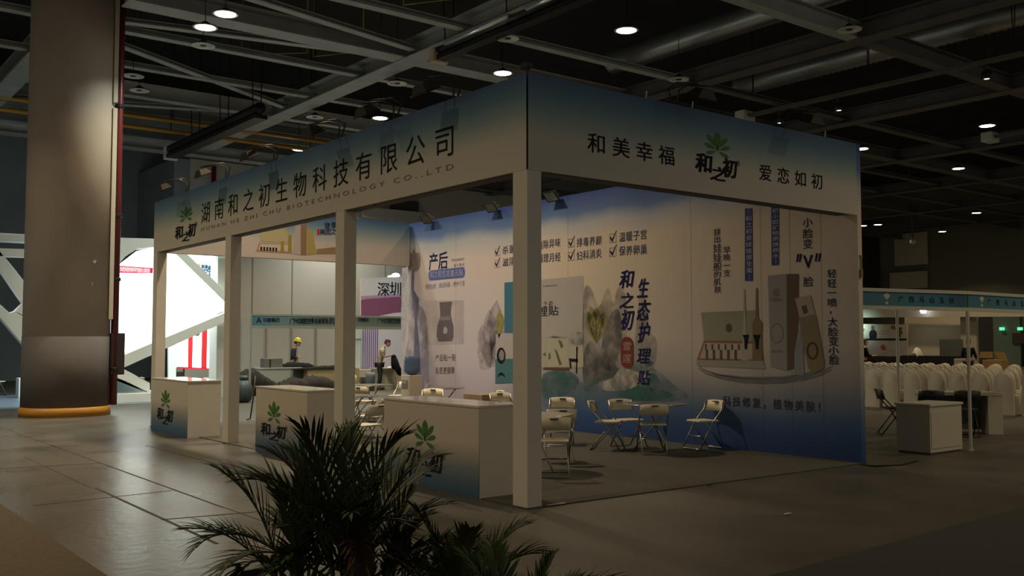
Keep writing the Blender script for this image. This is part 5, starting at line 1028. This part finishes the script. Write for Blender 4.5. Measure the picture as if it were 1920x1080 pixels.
# rows of cloth-covered banquet chairs
M_COV = mat('chair_cover', (.47, .44, .37), .75, noise=.04, nscale=5)
def cover_mesh():
    mb = MB()
    # back: rounded arch slab leaning back, flaring skirt
    ol = [(-.23, .0), (-.215, .44), (-.21, .70), (-.19, .84), (-.12, .94), (0, .975), (.12, .94), (.19, .84), (.21, .70), (.215, .44), (.23, 0)]
    n = len(ol); K = (-.03, .0, .055, .075)
    def P(u, v, k): s = 1 if k in (1, 2) else .93; return (u*s, -.20-.10*max(0, v-.44)+K[k]+(-.03*(1-v/.44) if v < .44 else 0), v*(1 if k in (1, 2) else .985))
    vs = [P(u, v, k) for k in range(4) for u, v in ol]; fs = [(k*n+i, k*n+i+1, (k+1)*n+i+1, (k+1)*n+i) for k in range(3) for i in range(n-1)] + [tuple(range(n)), tuple(3*n+i for i in range(n-1, -1, -1))]
    mb.add(vs, fs)
    rs = ((.235, .245, .01), (.222, .235, .20), (.212, .225, .42), (.205, .215, .455), (.17, .18, .465)); m = 20
    def rr(a, w_, d): c, s = math.cos(a), math.sin(a); q = (abs(c)**4+abs(s)**4)**-.25; return (w_*c*q, .02+d*s*q)
    vs = []
    for j, (w_, d, z) in enumerate(rs):
        for k in range(m):
            x, y = rr(2*PI*k/m, w_*(1+(.03*math.cos(5*2*PI*k/m) if j == 0 else 0)), d); vs.append((x, y, z))
    mb.add(vs, [(j*m+k, j*m+(k+1) % m, (j+1)*m+(k+1) % m, (j+1)*m+k) for j in range(len(rs)-1) for k in range(m)] + [tuple((len(rs)-1)*m+k for k in range(m))])
    return mb
CC = cover_mesh().build('covered_chair', M_COV, None, True)
ORD = ['first', 'second', 'third', 'fourth', 'fifth', 'sixth', 'seventh', 'eighth', 'ninth', 'tenth', 'eleventh', 'twelfth', 'thirteenth', 'fourteenth', 'fifteenth', 'sixteenth', 'seventeenth', 'eighteenth', 'nineteenth', 'twentieth']
k_ = 0; rr_ = random.Random(3)
ROWS = [(16.75, 7.01, 9), (17.77, 7.67, 9), (18.79, 8.32, 9), (19.81, 8.97, 10), (20.83, 9.62, 10), (21.85, 10.28, 10), (22.87, 10.93, 11), (23.89, 11.59, 11), (24.91, 12.25, 11)]
for r, (X, y0, n) in enumerate(ROWS):
    off = (r*.21) % .56
    for i in range(n):
        y = y0-.05-off-.56*i
        o = CC if k_ == 0 else CC.copy()
        if k_: COL.objects.link(o)
        k_ += 1
        o.location = (X+rr_.uniform(-.05, .05), y+rr_.uniform(-.04, .04), 0); o.rotation_euler = (0, 0, -PI/2+rr_.uniform(-.08, .08))
        tag(o, 'white cloth-covered banquet chair, %s from the left in the %s row from us' % (ORD[i], ORD[r]), 'chair', 'cloth-covered chairs in rows')
# far stage: picture wall, black-skirted tables, people, carton, exit lights
XP = 36.0; PF = planeX(XP)
pw = empty('picture_wall', (XP, 18, 0), 'pale printed backdrop with a dark-suited figure beyond the chair rows', 'backdrop')
MB().prism([(-20.687, 2.562), (-16.683, 2.458), (-16.729, 0.454), (-20.731, 0.311)], PF, -.08, 0).build('backdrop_panel', mat('backdrop_pale', (.40, .36, .30), .7, noise=.06), pw)
decal(pw, 'printed_suit', [[(-18.618, 1.791), (-18.64, 2.098), (-18.553, 2.2), (-18.439, 2.25), (-18.327, 2.198), (-18.246, 2.07), (-18.308, 1.765)]], PF, M_INK, .006, 2)
decal(pw, 'printed_head', [ell(*[(-18.451, 2.327)][0], .09, .12)], PF, mat('print_face', (.10, .06, .045), .7), .007)
decal(pw, 'printed_band', [[(-18.817, 1.817), (-16.724, 1.814), (-16.726, 1.727), (-18.819, 1.727)]], PF, M_INK, .007)
decal(pw, 'printed_flower', [[(-18.064, 1.436), (-17.923, 1.538), (-17.789, 1.387), (-17.791, 1.286), (-17.93, 1.26), (-18.039, 1.335)]], PF, mat('print_orange_red', (.35, .06, .02), .7), .006, 3)
decal(pw, 'printed_blossoms', [ell(*q_, .11, .10, 8) for q_ in [(-17.411, 2.342), (-17.223, 2.29), (-17.171, 2.189), (-17.012, 2.088), (-17.096, 1.939), (-17.174, 2.039), (-17.034, 2.263)]], PF, mat('print_blossom', (.13, .09, .03), .7), .006)
mb = flatmb(); q = [(-18.132, 2.171), (-17.579, 2.167), (-18.079, 2.044), (-17.637, 2.042)]
line(mb, '- ~ - ~ - ~ -', PF, q[0][0], q[1][0], q[0][1], .05); line(mb, '- - - - -', PF, q[2][0], q[3][0], q[2][1], .04); mb.build('faint_lettering', mat('print_brown', (.28, .20, .14), .7), pw)
for k, pp in enumerate(([(-17.154, 2.949), (-14.031, 2.884), (-14.092, 0.503), (-17.212, 0.433)],)):
    tag(MB().prism(pp, planeX(36.6), -.1, 0).build('partition_panel', M_TAN), 'plain tan partition right of the printed backdrop', 'partition')
q = [(-14.367, 2.887), (-13.655, 0.516)]; tag(MB().prism(rect(q[0][0], 0, q[1][0], q[0][1]), planeX(36.4), -.15, 0).build('square_pier', mat('pier_tan', (.36, .34, .25), .8)), 'pale pier behind the slender corner post', 'pier')
tag(MB().prism([(-20.671, 3.332), (-11.389, 3.043), (-11.398, 2.728), (-20.681, 2.854)], PF, -.3, -.1).build('cornice_beam', mat('cornice', (.46, .43, .34), .7)), 'long pale beam crossing behind the teal name boards', 'beam')
q = [(-15.312, 1.764), (-14.24, 1.026)]; tag(MB().prism(rect(q[0][0], 0, q[1][0], q[0][1]), planeX(36.3), -.05, 0).build('grey_screen', mat('screen_grey', (.10, .098, .085), .5)), 'grey screen standing against the tan partition', 'screen')
M_SK = mat('skirt_black', (.008, .008, .010), .85)
for q, lb in (([(-17.315, 1.013), (-15.823, 1.032)], 'black-skirted table below the printed backdrop'), ([(-15.569, 1.059), (-13.204, 1.065)], 'longer black-skirted table before the tan partition')):
    t = empty('skirted_table', (33.7, -q[0][0], 0), lb, 'table', 'black-skirted tables'); zt = q[0][1]
    mb = MB(); n = 40; u0, u1 = q[0][0], q[1][0]
    fr = [(33.5+.02*math.sin(i*2.1), -(u0+(u1-u0)*i/n)) for i in range(n+1)]
    mb.add([(x, y, z) for z in (.01, zt-.02) for x, y in fr], [(i, i+1, n+2+i, n+1+i) for i in range(n)]); mb.open = True
    mb.build('skirt', M_SK, t); MB().box(33.52, -u1, zt-.03, 34.3, -u0, zt).build('tabletop', M_SK, t)
    for u in (u0, u1): MB().box(33.53, -u-.01, .01, 34.28, -u+.01, zt-.03).build('skirt_end', M_SK, t)
zt = [(-14.312, 1.051)][0][1]; q = [(-14.786, 1.136)][0]
heap('white_bundle', [(-.25, 0), (-.2, .25), (0, .32), (.2, .28), (.25, 0)], 0, .3, mat('bundle_white', (.50, .48, .42), .7), 'white bundle lying on the longer black-skirted table', 'pile').location = (33.7, -q[0], zt)
q = [(-11.866, 1.022), (-11.353, 1.029)]; tag(MB().box(31, -q[1][0], 0, 31.6, -q[0][0], 1.0).build('grey_cloth_table', mat('cloth_grey', (.26, .25, .22), .8), bevel=.02), 'grey cloth-covered table right of the black-skirted ones', 'table')
x, y = (66.878, 38.447)
pa = [(-13.883, 1.482)][0]
person('person', (28, -pa[0], 0), (.75, -.66), 'standing person in black clothes at the mural end, holding out a thin stick', M_BLK, M_BLK, M_HAIR,
       [((-.20, .10, 1.12), (-.10, .34, 1.12), (-.08, .42, 1.13)), ((.20, .10, 1.12), (.13, .34, 1.12), (.10, .42, 1.13))], sleeves=1.7)
d_ = Vector((.75, -.66, 0)); b_ = Vector((28, -pa[0], 0))
tag(MB().tube([b_+d_*.34+Vector((0, 0, 1.09)), b_+d_*1.25+Vector((0, 0, 1.38))], .012, 5).build('thin_stick', M_BLACKM), 'thin stick held out by the person in black', 'stick')
pa = [(-10.762, 1.693)][0]
person('person', (30, -pa[0], 0), (1, .1), 'person in dark clothes seen from behind at the slender corner post', M_BLK, M_TROU, M_HAIR,
       [((-.24, .05, 1.12), (-.20, .22, 1.02), (-.18, .30, 1.0)), ((.24, .05, 1.12), (.20, .22, 1.02), (.18, .30, 1.0))], sleeves=1.7)
q = [(-8.992, 1.045), (-8.338, 0.764)]
t = empty('open_carton', (27.5, -q[0][0], 0), 'open brown cardboard carton with raised flaps beyond the chair rows', 'carton'); M_CB = mat('cardboard', (.36, .22, .07), .8)
u0, u1 = q[0][0], q[1][0]; zt = q[0][1]
MB().box(27.5, -u1, zt-.45, 28.0, -u0, zt).build('carton_body', M_CB, t)
for pl_ in ([(u0-.10, zt+.28), (u0+.33, zt+.28), (u0+.33, zt+.06), (u0-.14, zt+.06)], [(u0+.36, zt+.28), (u1+.05, zt+.26), (u1+.16, zt+.02), (u0+.55, zt+.04)]): MB().prism(pl_, planeX(27.55), -.03, .0).build('flap', M_CB, t)
MB().box(27.6, -u1-.1, 0, 28.2, -u0+.1, zt-.45).build('stool_below', M_TROU, t)
for k, (px, lb) in enumerate(((1878, 'left green exit light on the dark far wall'), (1915, 'right green exit light on the dark far wall'))):
    q = [(-23.813, 2.516), (-22.62, 2.505)][k]
    tag(MB().box(60.1, -q[0]-.16, q[1]-.10, 60.18, -q[0]+.16, q[1]+.10).build('exit_light', mat('exit_glow', (.12, .9, .45), .5, emit=1.2)), lb, 'exit light')
q = [(-25.589, 3.348), (-24.145, -0.119), (-23.589, 2.049)]; MB_ = MB().box(60.5, -q[1][0], 0, 61, -q[0][0], q[0][1]).build('wall_end', mat('dark_far_wall2', (.03, .03, .026), .9)); MB_['kind'] = 'structure'
tag(MB().box(60.3, -q[2][0]-.9, 0, 60.6, -q[2][0]+.9, 4.0).build('door_1', mat('door_greengrey', (.10, .15, .12), .6)), None, None, None, 'structure')
q = [(-23.184, 2.226), (-22.164, 1.514)]; tag(MB().box(60.2, -q[1][0], q[1][1], 60.4, -q[0][0], q[0][1]).build('dark_board', mat('board_brown', (.04, .03, .022), .7)), 'dark board on the far wall below the right exit light', 'board')
q = [(-15.77, 3.077)][0]; t = empty('spot_lamp', (35.8, -q[0], q[1]), 'bright white lamp just under the first teal name board', 'lamp'); MB().lathe([(.0, -.13), (.10, -.11), (.15, 0), (.10, .08), (0, .1)], (35.8, -q[0], q[1]), 14).build('glowing_head', mat('spot_glow', (.85, .9, 1), .5, emit=6), t, True); MB().tube([(35.8, -q[0], q[1]+.05), (36.2, -q[0], q[1]+.25)], .03, 6).build('bracket', M_POST, t)
q = [(-19.058, 2.332)][0]; tag(MB().lathe([(.0, -.1), (.12, -.08), (.14, 0), (0, .08)], (35.88, -q[0], q[1]), 14).build('spot_lamp', mat('spot_glow_green', (.6, .95, .85), .5, emit=3), None, True), 'greenish lamp at the mural end beside the printed backdrop', 'lamp')
area('stage_lamp_light', (35.2, -q[0]+.1, q[1]+.2), .3, 8, (.7, 1, .9), (0, -PI/2+.2, 0))
cq = [(-24.278, 7.778)][0]; t = empty('wall_camera', (50, -cq[0], cq[1]), 'small white camera hanging from the far roof', 'camera')
MB().lathe([(0, -.12), (.16, -.06), (.2, .1), (.1, .18), (0, .2)], (50, -cq[0], cq[1]), 12).build('camera_dome', M_REFL, t, True); MB().tube([(50, -cq[0], cq[1]+.15), (50, -cq[0]+.2, 13.2)], .04, 5).build('camera_pole', M_STEELD, t)

# ---------------------------------------------------------------- carpets, floor film joints and scraps
tag(MB().box(-9, -9, 0, -4.14, 11, .008).build('aisle_carpet', mat('aisle_carpet', (.085, .068, .045), .95, noise=.15, nscale=20)), 'dark brown aisle carpet at the lower left', 'carpet')
tag(MB().prism([(-1.0, -3.28), (4.09, -3.01), (20, -2.2), (20, -9), (-1.0, -9)], lambda u, v, d: (u, v, d), 0, .008).build('aisle_carpet', mat('aisle_carpet_grey', (.035, .036, .034), .95, noise=.12, nscale=20)), 'dark grey aisle carpet at the lower right', 'carpet')
M_J = mat('floor_joint', (.035, .032, .028), .8)
k = 10
for x0, y0, x1, y1, w_ in ((-2.38, 2.0, -2.36, 9.5, .022), (-3.09, .3, -3.05, 4.2, .03), (-2.37, 9.0, -2.37, 14, .012), (-3.6, 6.75, -2.38, 6.55, .016), (-3.9, 3.3, -2.42, 3.45, .006), (-3.1, 1.7, -2.2, 1.55, .02), (-1.1, 2.2, -1.15, 8.5, .008), (-2.38, -3, -2.37, 2, .01), (-3.09, 4.2, -3.05, 8, .008), (-.42, .2, -.40, 5, .008)):
    d = Vector((x1-x0, y1-y0, 0)); n_ = Vector((-d.y, d.x, 0)).normalized()*w_/2; a = Vector((x0, y0, .0)); e = Vector((x1, y1, .0)); z_ = Vector((0, 0, .003))
    mb = MB(); mb.add([a-n_, e-n_, e+n_, a+n_, a-n_+z_, e-n_+z_, e+n_+z_, a+n_+z_], [(0,3,2,1),(4,5,6,7),(0,1,5,4),(1,2,6,5),(2,3,7,6),(3,0,4,7)])
    struct(mb.build('trim_%d' % k, M_J)); k += 1
for (x, y), lb, s in (((0.383, 0.006), 'white scrap on the floor right of the corner column', .12), ((1.817, -1.797), 'tiny white scrap on the open floor before the booth', .05), ((2.668, -0.08), 'small dark scrap on the booth carpet', .04)):
    tag(MB().box(x-s, y-.012, .013, x+s, y+.012, .018).build('paper_scrap', mat('scrap_white', (.6, .58, .5), .6) if 'white' in lb else M_BLK), lb, 'scrap').rotation_euler = (0, 0, 0)
pipe('floor_cable', [(*(5.82, -0.037), .012), (*(5.778, -0.289), .012), (*(6.221, -0.417), .012), (*(6.782, -0.331), .012)], .012, M_BLACKM, 'black cable on the floor at the right end of the mural', 'cable', 5)

# ---------------------------------------------------------------- palms in the foreground
M_PALM = [mat('palm_green', (.026, .052, .013), .5, spec=.4, noise=.35, nscale=4), mat('palm_dark', (.016, .032, .009), .5, spec=.4, noise=.3, nscale=4), mat('palm_olive', (.055, .054, .015), .5, spec=.4, noise=.3, nscale=4), mat('palm_dry', (.06, .033, .011), .6, spec=.3, noise=.3, nscale=4)]
M_STEM = mat('palm_stem', (.055, .062, .018), .6); M_POT = mat('pot_black', (.016, .015, .014), .5); M_SOIL = mat('soil', (.03, .02, .013), .95, noise=.4, nscale=20)
def frond(parent, base, az, length, elev, droop, rnd, m):
    mb = MB(); d = Vector((math.cos(az), math.sin(az), 0)); side = Vector((-d.y, d.x, 0)); N = 22; pts = []; p = Vector(base); e = elev
    for i in range(N+1):
        pts.append(p.copy()); p = p + (d*math.cos(e)+Vector((0, 0, math.sin(e))))*length/N; e -= droop*(i/N)**1.1*2/N*1.35
    mb.tube(pts, [.0075*(1-.8*i/N)+.0012 for i in range(N+1)], 5)
    lf = MB(); lf.open = True
    for i in range(5, N+1):
        t = (i-5)/(N-5); L = (.13+.20*math.sin(PI*min(1, t*.85+.12)))*length/.85
        tan = (pts[i]-pts[i-1]).normalized(); up = side.cross(tan).normalized()*-1
        if up.z < 0: up = -up
        for s in (-1, 1):
            if i == N and s > 0: dirv = tan
            else: dirv = (side*s*(.62-.30*t)+tan*(.80+.4*t)+up*(.34-.25*t)+Vector((rnd.uniform(-.08, .08), rnd.uniform(-.08, .08), rnd.uniform(-.1, .1)))).normalized()
            w_ = .0095*rnd.uniform(.8, 1.2); wv_ = dirv.cross(up).normalized()*w_; q = pts[i]; dr = rnd.uniform(.10, .26); prev = None; vs = []; LL_ = L*rnd.uniform(.82, 1.1)
            for j, (f, k) in enumerate(((0, .35), (.25, 1), (.6, .8), (1, .03))):
                c = q+dirv*LL_*f-Vector((0, 0, dr*LL_*f*f)); fold = up*w_*.35*k
                vs += [c-wv_*k+fold, c, c+wv_*k+fold]
            lf.add(vs, [(j*3+h, j*3+h+1, j*3+h+4, j*3+h+3) for j in range(3) for h in (0, 1)])
    o = mb.build('frond', M_STEM, parent, True)
    lf.build('leaflets', m, o, True)
def palm(x, y, label, n, h, seed, spread=1., lean=(0, 0)):
    rnd = random.Random(seed); t = empty('potted_palm', (x, y, 0), label, 'palm', 'potted palms in the foreground')
    MB().lathe([(.13, 0), (.15, .02), (.185, .30), (.20, .30), (.20, .335), (.18, .335), (.175, .29)], (x, y, 0), 24).build('pot', M_POT, t, True)
    MB().lathe([(.0, .30), (.178, .295)][::-1], (x, y, 0), 18).build('soil', M_SOIL, t)
    for i in range(n):
        az = 2*PI*i/n*1.618*2+rnd.uniform(-.3, .3); u = i/n; r = rnd.uniform(.02, .10); zb = .30+rnd.uniform(.12, .34)*h
        b = (x+r*math.cos(az), y+r*math.sin(az), zb)
        MB().tube([(x+r*.6*math.cos(az+.4), y+r*.6*math.sin(az+.4), .29), b], [.012, .008], 6).build('stem', M_STEM, t, True)
        el = 1.46-1.0*u+rnd.uniform(-.12, .12); ln = (.56+.30*rnd.random())*h*(1.02-.06*u)
        frond(t, b, az, ln*spread, el, rnd.uniform(.7, 1.3)*(.55+.65*u), rnd, M_PALM[0 if rnd.random() < .4 else (1 if rnd.random() < .6 else (2 if rnd.random() < .8 else 3))])
pb_ = [((-3.976, -3.152), 'left potted palm, its fronds reaching low over the shiny floor', 16, .88, 5), ((-3.86, -3.384), 'middle potted palm, tallest of the foreground plants', 17, 1.02, 12), ((-3.754, -3.511), 'potted palm before the nearest lotus counter', 13, .66, 29), ((-3.592, -3.94), 'potted palm at the right, fronds toward the corner column', 14, .62, 31), ((-3.868, -4.738), 'potted palm lowest at right, only leaf tips in view', 11, .60, 44)]
for (x, y), lb, n, h, sd in pb_: palm(x, y, lb, n, h, sd)
x, y = (-3.936, -2.464)
t = empty('plant_rack', (x, y, 0), 'black metal rack corner at the foot of the left palm', 'rack')
for dx_, dy_ in ((-.10, 0), (.12, 0)): MB().box(x+dx_-.012, y+dy_-.012, 0, x+dx_+.012, y+dy_+.012, .46).build('upright', M_BLACKM, t)
MB().box(x-.11, y-.012, .38, x+.13, y+.012, .42).build('rail', M_BLACKM, t)
